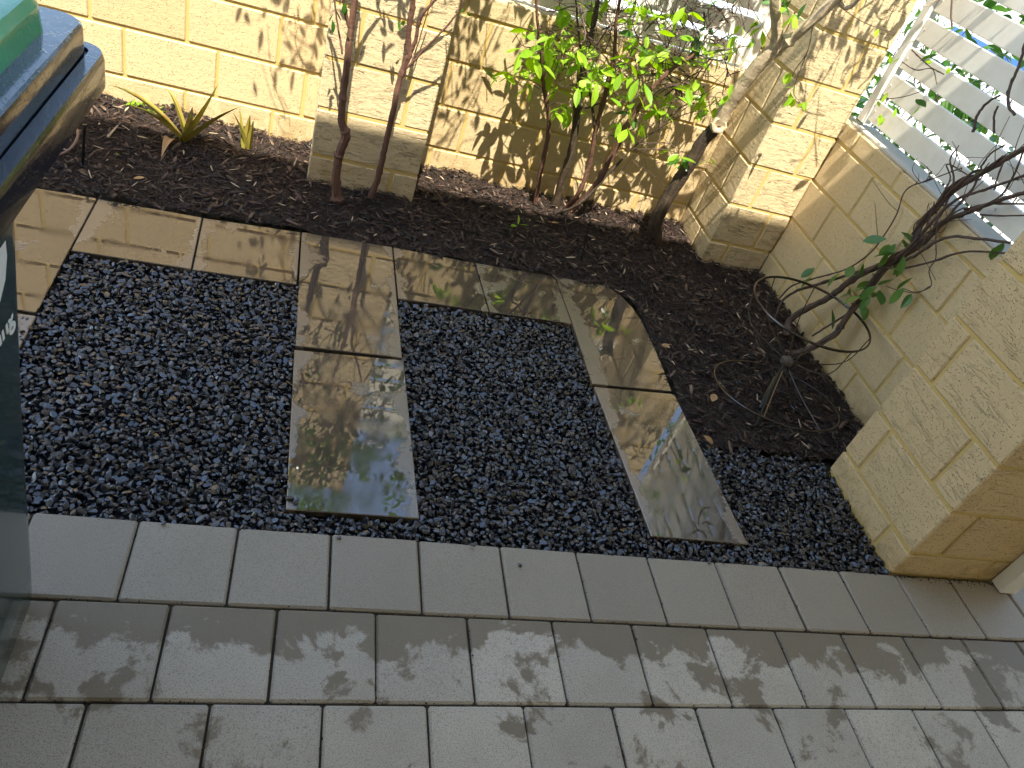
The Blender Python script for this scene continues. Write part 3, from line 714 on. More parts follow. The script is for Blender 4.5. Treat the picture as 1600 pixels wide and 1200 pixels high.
# --- leafy shrub against the back wall
SB = (1.5540, 1.7890, 0.0000)
S = empty('leafy_shrub', SB, 'many-stemmed shrub with glossy lime-green leaves against the back wall between the piers', 'shrub')
stems = [([(1.4590, 1.7720, 0.0000), (1.4330, 1.7500, 0.1180), (1.4160, 1.7400, 0.2440), (1.3900, 1.7300, 0.3610), (1.3290, 1.7200, 0.4750), (1.2730, 1.7100, 0.5820), (1.2230, 1.7000, 0.7050), (1.1520, 1.6800, 0.8740)], [.0095, .009, .0085, .006, .004]),
 ([(1.5450, 1.7750, 0.0000), (1.5260, 1.7500, 0.1540), (1.5180, 1.7400, 0.2690), (1.4920, 1.7300, 0.3860), (1.4610, 1.7200, 0.4840), (1.4300, 1.7000, 0.6030), (1.4210, 1.6900, 0.7160), (1.3910, 1.6700, 0.8420), (1.3630, 1.6400, 0.9790)], [.016, .0155, .014, .011, .009, .006]),
 ([(1.6030, 1.7870, 0.0000), (1.6040, 1.7200, 0.1150), (1.6030, 1.7200, 0.2290), (1.5760, 1.7100, 0.3630), (1.5540, 1.7000, 0.5150), (1.5290, 1.6800, 0.6580), (1.4850, 1.6600, 0.7640), (1.4440, 1.6400, 0.9240)], [.010, .010, .009, .007, .005]),
 ([(1.6120, 1.7580, 0.0000), (1.6360, 1.6800, 0.1550), (1.6540, 1.6700, 0.2800), (1.6620, 1.6600, 0.4200), (1.6880, 1.6500, 0.5680), (1.7240, 1.6300, 0.6750), (1.7800, 1.6100, 0.7580)], [.012, .012, .011, .009, .007, .005]),
 ([(1.5400, 1.7190, 0.0000), (1.5900, 1.6600, 0.0800), (1.6320, 1.6600, 0.1540), (1.6820, 1.6600, 0.2720), (1.7270, 1.6500, 0.3880), (1.7820, 1.6400, 0.4710)], [.006, .006, .004, .002]),
 ([(1.4740, 1.6350, 0.0000), (1.5420, 1.5910, 0.0200), (1.6000, 1.5800, 0.0810), (1.6080, 1.6000, 0.1290)], [.003, .003, .002]),
 ([(1.5010, 1.7300, 0.3230), (1.4780, 1.7000, 0.4410), (1.5060, 1.6900, 0.4620), (1.5430, 1.6800, 0.4950)], [.005, .004, .003]),
 ([(1.5710, 1.7100, 0.3750), (1.5150, 1.7000, 0.4800), (1.4460, 1.6900, 0.5870), (1.3810, 1.6800, 0.6870), (1.3210, 1.6600, 0.8050)], [.006, .005, .003])]
for pts, rad in stems:
    tb = TB(); tb.tube(pts, rad, 8, 5, .0015, lr, .15); tb.build('stem', M['bark_red' if rad[0] > .009 and rad[0] < .013 else 'bark_dark'], S)
clumps = [(1.1610, 1.6190, 0.5900), (1.2100, 1.7190, 0.6240), (1.2480, 1.7070, 0.6380), (1.2670, 1.6360, 0.6560), (1.3030, 1.6690, 0.6540), (1.2060, 1.6630, 0.5720), (1.1750, 1.6910, 0.4820), (1.2170, 1.7100, 0.4780), (1.2400, 1.6130, 0.4780), (1.2290, 1.6040, 0.5990), (1.3250, 1.7170, 0.5840), (1.2870, 1.6610, 0.5440), (1.3270, 1.7070, 0.5080), (1.3180, 1.6000, 0.6160), (1.3640, 1.6620, 0.6480), (1.4220, 1.7010, 0.6400), (1.3970, 1.6320, 0.6040), (1.3960, 1.7320, 0.5600), (1.3820, 1.7260, 0.4610), (1.4130, 1.6040, 0.5250), (1.4510, 1.6040, 0.5560), (1.4060, 1.6760, 0.4340), (1.4570, 1.7310, 0.3910), (1.3800, 1.6530, 0.4050), (1.4560, 1.6300, 0.5910), (1.4910, 1.6590, 0.5970), (1.4550, 1.6040, 0.5570), (1.4920, 1.6310, 0.5490), (1.5400, 1.6610, 0.5570), (1.5420, 1.6690, 0.6060), (1.5610, 1.6330, 0.6020), (1.5870, 1.6320, 0.6160), (1.6150, 1.6310, 0.5870), (1.6550, 1.6640, 0.5540), (1.5570, 1.6410, 0.6560), (1.6160, 1.6030, 0.6770), (1.6030, 1.7170, 0.7280), (1.5780, 1.6780, 0.7060), (1.5320, 1.6900, 0.7660), (1.5300, 1.6260, 0.8180), (1.5970, 1.7390, 0.8100), (1.6600, 1.7200, 0.7980), (1.6950, 1.6170, 0.7700), (1.7280, 1.6470, 0.7050), (1.7150, 1.7010, 0.6830), (1.6620, 1.7000, 0.6920), (1.7030, 1.7310, 0.6770), (1.6970, 1.6590, 0.8460), (1.6670, 1.7160, 0.8150), (1.8300, 1.6940, 0.7800), (1.7970, 1.6420, 0.7600), (1.8840, 1.6820, 0.7330), (1.8580, 1.7240, 0.6970), (1.9400, 1.7180, 0.7640), (1.9530, 1.6710, 0.7690), (1.8570, 1.6820, 0.6360), (1.8210, 1.6050, 0.6120), (1.6280, 1.6340, 0.4830), (1.7090, 1.7120, 0.4620), (1.7090, 1.6580, 0.4450), (1.6330, 1.6240, 0.4250), (1.6490, 1.6770, 0.5010), (1.7730, 1.6980, 0.5390), (1.8170, 1.6940, 0.5520), (1.7880, 1.6520, 0.5300), (1.7310, 1.6610, 0.5120), (1.7720, 1.6710, 0.5030), (1.9430, 1.7090, 0.5530), (1.9580, 1.6730, 0.5480), (1.9710, 1.6550, 0.5940), (1.9120, 1.6690, 0.6010), (1.8740, 1.6040, 0.3860), (1.9130, 1.6060, 0.3610), (1.3360, 1.6980, 0.7250), (1.3910, 1.7380, 0.7620), (1.3050, 1.6830, 0.7420), (1.4980, 1.6550, 0.8410), (1.4250, 1.6240, 0.8360), (1.3930, 1.6700, 0.6180), (1.4060, 1.7370, 0.6620), (1.4760, 1.7080, 0.6050), (1.2830, 1.6760, 0.6090), (1.3320, 1.7200, 0.5560)]
r_ = random.Random(8)
tw = TB()
anch = [Vector(p) for pts, _ in stems[:6] for p in catmull(pts, 4)]
def clump_leaves(parent, p, n, kind, r, size, spread=.018, **k):
    a0 = r.uniform(0, 360)
    for i in range(n):
        q = Vector(p) + Vector([r.gauss(0, spread * .5) for _ in range(3)])
        put_leaf(parent, q, r.uniform(*size), kind, r, az=a0 + i * 360 / n + r.uniform(-30, 30), **k)
for c in clumps:
    yy = r_.uniform(1.60, 1.74)
    o, d = Vector((0.53911, -1.04579, 1.34316)), None
    p = Vector(c) + (Vector(c) - o).normalized() * r_.uniform(-.05, .05)
    n = r_.choice((3, 3, 4))
    p = p + Vector((0, 0, .022))
    clump_leaves(S, p, n, 'leaf' if r_.random() < .9 else 'leaf_dark', r_, (.050, .082), .022, droop=(-72, 15))
    below = [a for a in anch if a.z < p.z + .02] or anch
    a = min(below, key=lambda q: (q - p).length + r_.uniform(0, .12))
    mid = (a + p) / 2 + Vector((r_.uniform(-.03, .03), r_.uniform(-.03, .02), r_.uniform(-.01, .05)))
    tw.tube([a, mid, p], [.0024, .0018, .001], 4, 4)
# dry tangle towards the slats
for _ in range(420):
    a = Vector((r_.uniform(1.30, 1.98), r_.uniform(1.62, 1.84), r_.uniform(.55, 1.08)))
    d = Vector((r_.uniform(-1, .7), r_.uniform(-.3, .3), r_.uniform(-.4, .8))).normalized() * r_.uniform(.05, .20)
    tw.tube([a, a + d * .5 + Vector([r_.uniform(-.045, .045) for _ in range(3)]), a + d], [r_.uniform(.001, .0036), .0009], 4, 4)
for _ in range(45):   # hanging hair-thin twigs
    a = Vector((r_.uniform(1.55, 2.05), r_.uniform(1.60, 1.80), r_.uniform(.30, .62)))
    d = Vector((r_.uniform(-.5, .5), r_.uniform(-.2, .2), r_.uniform(-1, .2))).normalized() * r_.uniform(.06, .2)
    tw.tube([a, a + d * .5 + Vector([r_.uniform(-.02, .02) for _ in range(3)]), a + d], [.0012, .0007], 3, 4)
tw.build('twigs', M['bark_vine'], S)['kind'] = 'stuff'
leaf_cloud('foliage', cluster_points(r_, 300, (.98, 1.55, 1.02), (1.45, 1.84, 1.7), 20) + cluster_points(r_, 560, (1.2, 1.40, 1.0), (2.05, 1.82, 1.75), 44), (.04, .07), M['leaf_dark'], S, r_)  # crown coloured darker than the lime leaves, standing in for backlighting
twiglets(S, r_, 90, (1.1, 1.50, .8), (2.0, 1.78, 1.6), 'bark_dark', 'upper_twigs')

# seedling in the mulch
sd_ = empty('seedling', (1.3440, 1.4820, 0.0000), 'tiny seedling with three pale green leaves, alone in the dark mulch', 'seedling')
tb = TB(); tb.tube([(1.3440, 1.4820, 0.0000), (1.3310, 1.4700, 0.0270), (1.3220, 1.4680, 0.0490)], [.0015, .001], 5, 4); tb.build('stem', M['bark_red'], sd_)
for q, az, dr in (((1.3230, 1.4680, 0.0430), 100, 45), ((1.3270, 1.4650, 0.0460), -20, 25), ((1.3210, 1.4650, 0.0420), -140, 15)):
    put_leaf(sd_, q, .04, 'leaf', lr, az=az, droop=(dr, dr + 5))

# --- leaning tree with a sawn-off knob
TBp = (1.9900, 1.6610, 0.0000)
T = empty('leaning_tree', TBp, 'leaning tree with dark lower trunk, sawn knob and pale forked upper limb', 'tree')
tb = TB(); tb.tube([(1.9810, 1.6420, 0.0000), (1.9330, 1.6250, 0.0940), (1.9280, 1.6200, 0.1910), (1.9370, 1.6100, 0.2990), (1.9460, 1.6000, 0.3910), (1.9470, 1.5900, 0.4760), (1.9590, 1.5800, 0.5270), (1.9710, 1.5750, 0.5630)], [.030, .028, .027, .0265, .026, .0245, .024, .025], 12, 6, .0012, lr, .0); tb.build('trunk', M['bark_dark'], T)
tb = TB(); tb.tube([(1.9710, 1.5780, 0.5490), (1.9650, 1.5650, 0.6230), (1.9690, 1.5400, 0.7200), (1.9770, 1.5100, 0.8150), (1.9970, 1.4900, 0.8790)], [.027, .025, .025, .025, .026], 12, 6, .001, lr, .0); lo_ = tb.build('upper_trunk', M['bark_pale'], T)
tb = TB(); tb.tube([(1.9970, 1.4900, 0.8750), (1.9510, 1.4750, 0.9440), (1.8950, 1.4600, 1.0140), (1.8140, 1.4300, 1.1320), (1.7390, 1.3900, 1.2740)], [.022, .019, .018, .015, .012], 10, 5, .001, lr, .1); tb.build('branch', M['bark_pale'], T)
tb = TB(); tb.tube([(1.9970, 1.4900, 0.8710), (2.0150, 1.4600, 0.9280), (2.0370, 1.4300, 0.9970), (2.0580, 1.4000, 1.0740), (2.0910, 1.3600, 1.1880), (2.1380, 1.3200, 1.3160)], [.021, .019, .018, .017, .015, .012], 10, 5, .001, lr, .1); tb.build('branch', M['bark_pale'], T)
tb = TB(); tb.tube([(2.0580, 1.4000, 1.0740), (2.1020, 1.3700, 1.0750), (2.0830, 1.3000, 1.1820)], [.008, .007, .004], 8, 5, .001, lr, .1); tb.build('branch', M['bark_pale'], T)
# knob: collar and sawn end
kp = Vector((1.9620, 1.5600, 0.5600)); kd = Vector((-.15, -.75, .25)).normalized(); a_ = kd.orthogonal().normalized(); b_ = kd.cross(a_)
rg = []
for t_, r0 in ((-.030, .020), (-.01, .029), (.006, .031), (.016, .028), (.019, .022), (.012, .016), (.006, .010), (.000, .004)):
    rg.append([kp + kd * t_ + (a_ * math.cos(2 * math.pi * j / 16) + b_ * math.sin(2 * math.pi * j / 16)) * r0 * (1 + .06 * math.sin(j * 2.3)) for j in range(16)])
kb = loft('knob', rg, M['bark_pale'], T)
r_ = random.Random(77)
for q in ((1.9210, 1.5000, 0.9120), (1.8950, 1.5000, 0.9320), (1.8490, 1.5200, 0.9030), (1.9230, 1.5200, 0.8800), (1.8670, 1.5400, 0.8590), (1.9360, 1.5400, 0.7090), (1.9480, 1.5200, 0.7430), (1.9430, 1.5500, 0.6790), (1.9360, 1.4500, 1.0080), (1.9660, 1.4500, 0.9860), (1.9760, 1.4500, 0.9990), (2.0760, 1.4600, 0.8200), (2.1040, 1.4600, 0.7820), (2.0990, 1.4600, 0.7650), (2.1260, 1.4500, 0.7570), (2.1720, 1.4400, 0.7440), (2.0030, 1.5800, 0.4200), (1.9020, 1.6200, 0.3900), (1.8960, 1.6200, 0.3620), (2.2560, 1.4000, 1.0370), (1.8710, 1.4700, 0.9750)):
    clump_leaves(T, q, r_.choice((1, 2, 2)), 'leaf', r_, (.035, .055), .012, droop=(-85, -10))
tb = TB(); 
for pts in ([(2.0460, 1.4300, 0.9830), (2.0740, 1.4300, 0.9070), (2.0780, 1.4500, 0.8460), (2.0840, 1.4600, 0.8110)], [(2.0740, 1.4300, 0.9070), (2.1090, 1.4500, 0.7760), (2.1500, 1.4400, 0.7440)], [(1.9700, 1.5500, 0.6780), (1.9150, 1.5400, 0.7610), (1.8830, 1.5300, 0.8450), (1.8920, 1.5000, 0.9410)], [(1.9260, 1.6200, 0.3770), (1.9370, 1.6100, 0.4170), (1.9500, 1.5900, 0.4770)], [(2.0630, 1.4000, 1.0660), (2.1730, 1.4100, 1.0430), (2.2530, 1.4000, 1.0380), (2.3250, 1.4000, 1.0410)]):
    tb.tube(pts, [.002, .0012], 4, 5)
tb.build('twigs', M['bark_vine'], T)['kind'] = 'stuff'
leaf_cloud('foliage', cluster_points(r_, 190, (1.95, 1.0, 1.28), (2.44, 1.46, 1.95), 20), (.03, .055), M['leaf_dark'], T, r_)  # dark leaf colour puts the backlit look into this crown
twiglets(T, r_, 46, (1.95, 1.2, 1.10), (2.48, 1.46, 1.55), 'bark_pale', 'upper_twigs')

# --- vine on the shaded side wall
V0 = Vector((2.40, .985, 0))
VN = empty('vine', V0, 'bare twining vine with few dark green leaves climbing the shaded side wall', 'vine')
def V5(s): return s
vs = [
 ([(2.3600, 1.0710, 0.0190), (2.3700, 1.1180, 0.0620), (2.3850, 1.0880, 0.1450), (2.4000, 1.0450, 0.2250), (2.4100, 1.0070, 0.3340), (2.4150, 0.9670, 0.4040), (2.4200, 0.9200, 0.4720), (2.4300, 0.8820, 0.5570), (2.4400, 0.9220, 0.6100), (2.4450, 0.9160, 0.6810), (2.4500, 0.9040, 0.7530), (2.4550, 0.8530, 0.8410), (2.4550, 0.8180, 0.8970), (2.4550, 0.7830, 0.9480), (2.4550, 0.7150, 1.0400)], [.013, .0115, .011, .0105, .0095, .009, .0085, .008]),
 ([(2.3300, 1.0010, -0.0310), (2.3350, 0.9820, -0.0020), (2.3600, 0.9480, 0.0450), (2.3900, 0.9070, 0.1540), (2.3950, 0.9070, 0.2100), (2.4000, 0.9110, 0.2700), (2.4100, 0.9100, 0.3160), (2.4200, 0.9180, 0.4370), (2.4300, 0.8920, 0.5120), (2.4400, 0.8670, 0.5840), (2.4450, 0.8530, 0.6660), (2.4500, 0.7900, 0.7460), (2.4500, 0.7340, 0.8100), (2.4550, 0.6770, 0.8680)], [.012, .0115, .011, .010, .0085, .008, .007, .006]),
 ([(2.3800, 1.2100, -0.0050), (2.3850, 1.2340, 0.0680), (2.3900, 1.2110, 0.1330), (2.4000, 1.1390, 0.2190), (2.4100, 1.0520, 0.3200), (2.4200, 0.9600, 0.4260), (2.4300, 0.8970, 0.5170), (2.4400, 0.8880, 0.6520), (2.4500, 0.8720, 0.7350), (2.4500, 0.8060, 0.8050), (2.4500, 0.7180, 0.8950)], [.005, .0055, .005, .0045, .004]),
 ([(2.4000, 1.2760, 0.0600), (2.4000, 1.2530, 0.1350), (2.4100, 1.1720, 0.2300), (2.4200, 1.0800, 0.3290), (2.4300, 1.0410, 0.4080), (2.4400, 1.0340, 0.4730), (2.4450, 1.0450, 0.5780), (2.4500, 1.0810, 0.6590), (2.4500, 1.0150, 0.7300), (2.4550, 0.9360, 0.8130)], [.0035, .003, .0025, .002]),
 ([(2.3800, 0.9800, 0.0950), (2.4000, 0.9630, 0.1590), (2.4100, 0.9240, 0.2530), (2.4100, 0.9050, 0.3110)], [.004, .004, .003]),
 ([(2.4200, 0.9160, 0.4470), (2.4300, 0.8600, 0.4860), (2.4300, 0.7860, 0.5570), (2.4300, 0.7030, 0.6470), (2.4200, 0.5840, 0.7170), (2.4200, 0.5200, 0.7480)], [.004, .0035, .003]),
 ([(2.4300, 0.9020, 0.4660), (2.4300, 0.8560, 0.5350), (2.4300, 0.7990, 0.6370), (2.4300, 0.7060, 0.6940), (2.4200, 0.5840, 0.7500)], [.0055, .005, .0045, .004]),
 ([(2.4400, 0.8840, 0.6690), (2.4300, 0.8260, 0.6210), (2.4300, 0.7770, 0.5780), (2.4200, 0.7600, 0.5420), (2.4200, 0.7150, 0.5130), (2.4200, 0.7480, 0.4660), (2.4200, 0.8060, 0.4410)], [.002, .0018, .0015]),
 ([(2.4200, 0.7180, 0.5100), (2.4200, 0.7460, 0.4640), (2.4200, 0.8310, 0.4200), (2.4200, 0.8680, 0.4060)], [.0018, .0012]),
 ([(2.4400, 0.8730, 0.6390), (2.4500, 0.8960, 0.7070), (2.4550, 0.9340, 0.7730), (2.4550, 0.9980, 0.8100), (2.4550, 1.0030, 0.8580)], [.004, .0035, .003, .0015]),
 ([(2.4400, 0.8520, 0.6510), (2.4500, 0.8520, 0.7450), (2.4550, 0.8520, 0.7950), (2.4550, 0.8740, 0.8500), (2.4550, 0.8760, 0.8880), (2.4550, 0.8530, 0.9280)], [.0045, .0035, .003, .002]),
 ([(2.4400, 0.8920, 0.6060), (2.4400, 0.9180, 0.6790), (2.4500, 0.9420, 0.7670), (2.4550, 0.9990, 0.7950), (2.4550, 0.9070, 0.8070), (2.4550, 0.8670, 0.8040)], [.003, .0025, .002]),
 ([(2.4500, 0.7600, 0.7460), (2.4550, 0.6910, 0.7830), (2.4550, 0.6160, 0.8290)], [.003, .0025]),
 ([(2.4500, 0.8220, 0.7280), (2.4550, 0.7650, 0.7810), (2.4550, 0.6610, 0.8380)], [.0035, .003]),
 ([(2.4600, 0.9910, 0.9080), (2.4600, 1.0180, 0.9540), (2.4600, 1.0120, 0.9950), (2.4600, 0.9870, 1.0250)], [.0045, .004, .003]),
 ([(2.4600, 0.8950, 1.0030), (2.4600, 0.9390, 1.0180), (2.4600, 0.9760, 1.0580), (2.4600, 0.9930, 1.1110), (2.4600, 1.0300, 1.1740)], [.0045, .0045, .004]),
 ([(2.4600, 0.9180, 0.9370), (2.4600, 0.9580, 0.9730), (2.4600, 0.9690, 1.0000)], [.004, .003]),
 ([(2.4550, 0.7850, 0.9500), (2.4550, 0.7590, 0.8940), (2.4550, 0.7450, 0.8310), (2.4500, 0.7530, 0.7930)], [.003, .003, .0025]),
 ([(2.4550, 0.8180, 0.8970), (2.4550, 0.8000, 0.8550), (2.4550, 0.7800, 0.8190)], [.003, .002]),
 ([(2.4600, 1.4580, 1.0010), (2.4600, 1.3830, 0.9930), (2.4600, 1.3170, 0.9890), (2.4600, 1.2500, 0.9930)], [.0025, .002]),
 ([(2.4600, 1.4710, 0.9550), (2.4600, 1.3820, 0.9590), (2.4600, 1.3140, 0.9870), (2.4600, 1.2520, 0.9590)], [.0018, .0015]),
 ([(2.4600, 1.4850, 0.8120), (2.4600, 1.3940, 0.8550), (2.4600, 1.3240, 0.8980), (2.4600, 1.2790, 0.9350)], [.0018, .0013]),
 ([(2.4600, 1.4150, 1.1780), (2.4600, 1.3760, 1.1390), (2.4600, 1.3390, 1.1120)], [.0035, .003])]
r_ = random.Random(41)
for pts, rad in vs:
    tb = TB(); tb.tube(pts, rad, 7 if rad[0] > .004 else 5, 6, .0012 if rad[0] > .004 else .0005, r_, .12); tb.build('stem', M['bark_vine'], VN)
tw = TB()
for _ in range(42):   # thin stems twisted along the bundle
    t0 = r_.uniform(0, .7); P_ = catmull(r_.choice(vs[:2])[0], 6); i0 = int(len(P_) * (.35 + .5 * t0)); i1 = min(len(P_) - 1, i0 + r_.randrange(8, 22))
    if i1 - i0 < 4: continue
    ph = r_.uniform(0, 6.3); pts = [P_[i] + Vector((-.006 + .012 * math.sin(i * .7 + ph), 0, .016 * math.cos(i * .7 + ph))) + Vector([r_.uniform(-.006, .006) for _ in range(3)]) for i in range(i0, i1, 3)]
    if len(pts) > 2: tw.tube(pts, [.0032, .0016], 5, 4)
for _ in range(46):
    P_ = catmull(r_.choice(vs[:4])[0], 6); a = P_[r_.randrange(int(len(P_) * .45), len(P_))]
    d = Vector((r_.uniform(-.2, .1), r_.uniform(-.8, .6), r_.uniform(-.2, 1))).normalized() * r_.uniform(.04, .14)
    b = a + d + Vector((0, r_.uniform(-.04, .04), r_.uniform(-.03, .03))); tw.tube([a, a + d * .5 + Vector((0, r_.uniform(-.025, .025), r_.uniform(-.02, .02))), b], [.0014, .0008], 4, 4)
tw.build('tendrils', M['bark_vine'], VN)['kind'] = 'stuff'
for i, q in enumerate([(2.3890, 1.1690, 0.2320), (2.4010, 1.1960, 0.2570), (2.4180, 1.0470, 0.3680), (2.4030, 0.9980, 0.4100), (2.3980, 1.0650, 0.3220), (2.3910, 0.9070, 0.4220), (2.4020, 0.9120, 0.3930), (2.4180, 0.9540, 0.5640), (2.3800, 0.9470, 0.5330), (2.4110, 0.9400, 0.5130), (2.4130, 0.9220, 0.5550), (2.4150, 0.8640, 0.5190), (2.4100, 0.9030, 0.5050), (2.4120, 0.8460, 0.4480), (2.4010, 0.7770, 0.5000), (2.4020, 0.7750, 0.4590), (2.3970, 0.7350, 0.4630), (2.3820, 0.7990, 0.5010), (2.4150, 0.9760, 0.2960), (2.4030, 0.9850, 0.2950), (2.3880, 0.8960, 0.3340), (2.4000, 0.8760, 0.3720), (2.3990, 0.8590, 0.3920), (2.3940, 0.8460, 0.3250), (2.3940, 0.8720, 0.3190), (2.4020, 0.9090, 0.3740), (2.4050, 0.9490, 0.5170), (2.4040, 0.9260, 0.5320), (2.3980, 0.9270, 0.5020), (2.3810, 0.8420, 0.5340), (2.3890, 0.8660, 0.4010), (2.3870, 0.8600, 0.3640), (2.4030, 1.0000, 0.2100)]):
    put_leaf(VN, q, r_.uniform(.055, .080), 'leaf_vine', r_, droop=(-85, -5))
for q in [(2.4570, 1.5500, 0.9550), (2.4560, 1.4820, 0.9640), (2.4560, 1.3420, 1.0060), (2.4560, 1.2370, 1.0170), (2.4450, 1.4310, 0.8590), (2.4570, 1.4100, 0.7890), (2.4530, 1.3790, 0.7870), (2.4420, 1.3420, 0.8360), (2.4400, 1.4470, 0.8190), (2.4400, 1.2460, 0.8890)]:
    put_leaf(VN, q, r_.uniform(.03, .045), 'leaf', r_, droop=(-85, 0))

# --- strap-leaved succulents
def strap(parent, base, tip, w, r, sag=.02, mat='aloe'):
    base, tip = Vector(base), Vector(tip); N = 9; V = []; F = []
    d = tip - base; side = d.cross(Vector((0, 0, 1))).normalized(); nrm = side.cross(d).normalized()
    for i in range(N + 1):
        t_ = i / N; c = base + d * t_ + Vector((0, 0, 1)) * (sag * 4 * t_ * (1 - t_)); ww = 1.5 * w * (1 - t_ ** 1.5) * (.8 + .5 * math.sin(min(1, t_ * 3) * 1.57)) * .5 + .0004
        for a, b in ((-1, .35), (0, 0), (1, .35), (0, -.28)): V.append(c + side * ww * a + nrm * ww * b)
    for i in range(N):
        for j in range(4): F.append((i * 4 + j, i * 4 + (j + 1) % 4, i * 4 + 4 + (j + 1) % 4, i * 4 + 4 + j))
    off = Vector(parent.location)
    return link('leaf', mesh_from('leaf', [v - off for v in V], F, True), M[mat], parent)
AL = empty('aloe_plant', (0.1160, 1.6630, 0.0000), 'spiky olive-brown aloe with seven strap leaves in the mulch near the left wall', 'succulent')
ab = Vector((0.1160, 1.6630, 0.0000))
for q, w, sg in (((-0.1000, 1.5800, 0.1830), .028, .035), ((-0.0300, 1.5400, 0.1480), .026, .02), ((0.0550, 1.6600, 0.1810), .026, .03), ((0.2220, 1.6200, 0.2540), .030, -.015), ((0.1480, 1.6000, 0.1640), .018, 0), ((0.2990, 1.6000, 0.2030), .028, .012), ((0.1740, 1.6600, 0.1500), .018, 0)):
    strap(AL, ab + Vector((lr.uniform(-.012, .012), lr.uniform(-.01, .01), .005)), q, w, lr, sg)
o = strap(AL, ab + Vector((-.03, -.03, .012)), (0.0700, 1.5080, 0.0040), .022, lr, .03); o['label'] = 'withered tan leaf curled on the mulch'; o.data.materials.clear(); o.data.materials.append(M['leaf_dry'])
A2 = empty('aloe_plant', (0.3130, 1.7120, 0.0000), 'small half-dead aloe with four thin upright leaves, right of the spiky one', 'succulent')
ab = Vector((0.3130, 1.7120, 0.0000))
for q, w in (((0.2700, 1.6600, 0.1490), .014), ((0.2870, 1.6900, 0.1590), .012), ((0.3260, 1.6700, 0.1490), .016), ((0.3390, 1.6600, 0.1370), .012)): strap(A2, ab + Vector((lr.uniform(-.015, .02), 0, 0)), q, w, lr, .01)
W_ = empty('weed', (-0.0590, 1.8450, 0.0000), 'pale lime weed sprouting at the foot of the left wall', 'weed')
for k in range(14):
    put_leaf(W_, Vector((-0.0590, 1.8450, 0.0000)) + Vector((lr.uniform(-.07, .09), lr.uniform(-.02, .02), .012)), lr.uniform(.02, .04), 'leaf', lr, droop=(5, 60))

# ---------------------------------------------------------------- small things in the bed
st = empty('wire_plant_stand', (2.15, .72, 0), 'black wire hoop plant stand lying tilted in the mulch in front of the vine', 'plant stand')
def ring(c, r, axis_u, axis_v, n=40): return [Vector(c) + Vector(axis_u) * r * math.cos(2 * math.pi * i / n) + Vector(axis_v) * r * math.sin(2 * math.pi * i / n) for i in range(n)]
def closed_tube(name, pts, rr, mat, parent, sides=6, flat=1.0):
    N = len(pts); V = []; F = []; cen = sum(pts, Vector()) / N
    for i, p in enumerate(pts):
        d = (pts[(i + 1) % N] - pts[i - 1]).normalized(); a = (p - cen); a = (a - d * a.dot(d)).normalized(); b = d.cross(a)
        for j in range(sides):
            an = 2 * math.pi * j / sides; V.append(p + a * rr * math.cos(an) + b * rr * flat * math.sin(an))
    for i in range(N):
        for j in range(sides): F.append((i * sides + j, i * sides + (j + 1) % sides, ((i + 1) % N) * sides + (j + 1) % sides, ((i + 1) % N) * sides + j))
    return link(name, mesh_from(name, [v - Vector(parent.location) for v in V], F, True), mat, parent)
UC = Vector((2.222, .872, .253)); LC = Vector((2.078, .635, .068)); HB = Vector((2.1400, 0.7450, 0.1250))
up_r = ring(UC, .208, (1, 0, .02), (0, 1, 0), 48); lo_r = ring(LC, .213, (1, 0, 0), (.05, .98, -.18), 48)
closed_tube('upper_hoop', up_r, .0032, M['wire'], st, 6, 1.5)
closed_tube('lower_hoop', lo_r, .0030, M['wire'], st)
bm = bmesh.new(); bmesh.ops.create_icosphere(bm, subdivisions=3, radius=.024)
for v in bm.verts: v.co *= 1 + lr.uniform(-.08, .08)
for v in bm.verts: v.co.z *= .75
me = bpy.data.meshes.new('hub'); bm.to_mesh(me); bm.free(); link('hub', me, M['knot'], st, HB - Vector(st.location))
for i in range(8):
    q = up_r[i * 6 + 2]; mid = HB.lerp(q, .55) + (q - UC).normalized() * .05 + Vector((0, 0, -.035))
    tb = TB(); tb.tube([HB, mid, q], .0019, 5, 7); tb.build('wire', M['wire'], st)
for i in (24, 38, 31):
    tb = TB(); tb.tube([HB + Vector((0, 0, -.01)), HB.lerp(lo_r[i], .5) + Vector((0, 0, -.012)), lo_r[i]], .0028, 5, 6); tb.build('leg', M['wire'], st)
for c in ((2.0120, 0.7280, 0.0300), (2.1910, 0.6350, 0.0300)):
    sp = []
    for i in range(22):
        a = i * .5; rr = .012 + .0013 * i; sp.append(Vector(c) + Vector((math.cos(a), math.sin(a), 0)) * rr + Vector((0, 0, .004)))
    tb = TB(); tb.tube(sp, .002, 5, 2); tb.build('scroll', M['wire'], st)
tb = TB(); tb.tube([(2.1300, 0.7380, 0.1200), (2.0680, 0.6540, 0.0700), (1.9880, 0.5290, 0.0120)], [.007, .006, .003], 6, 4); tb.build('spike', M['fitting'], st)
tb = TB(); tb.tube([(2.1160, 0.7210, 0.0700), (2.0460, 0.6280, 0.0500), (2.0240, 0.5960, 0.0300)], [.008, .010, .006], 6, 4); tb.build('clip', M['fitting'], st)

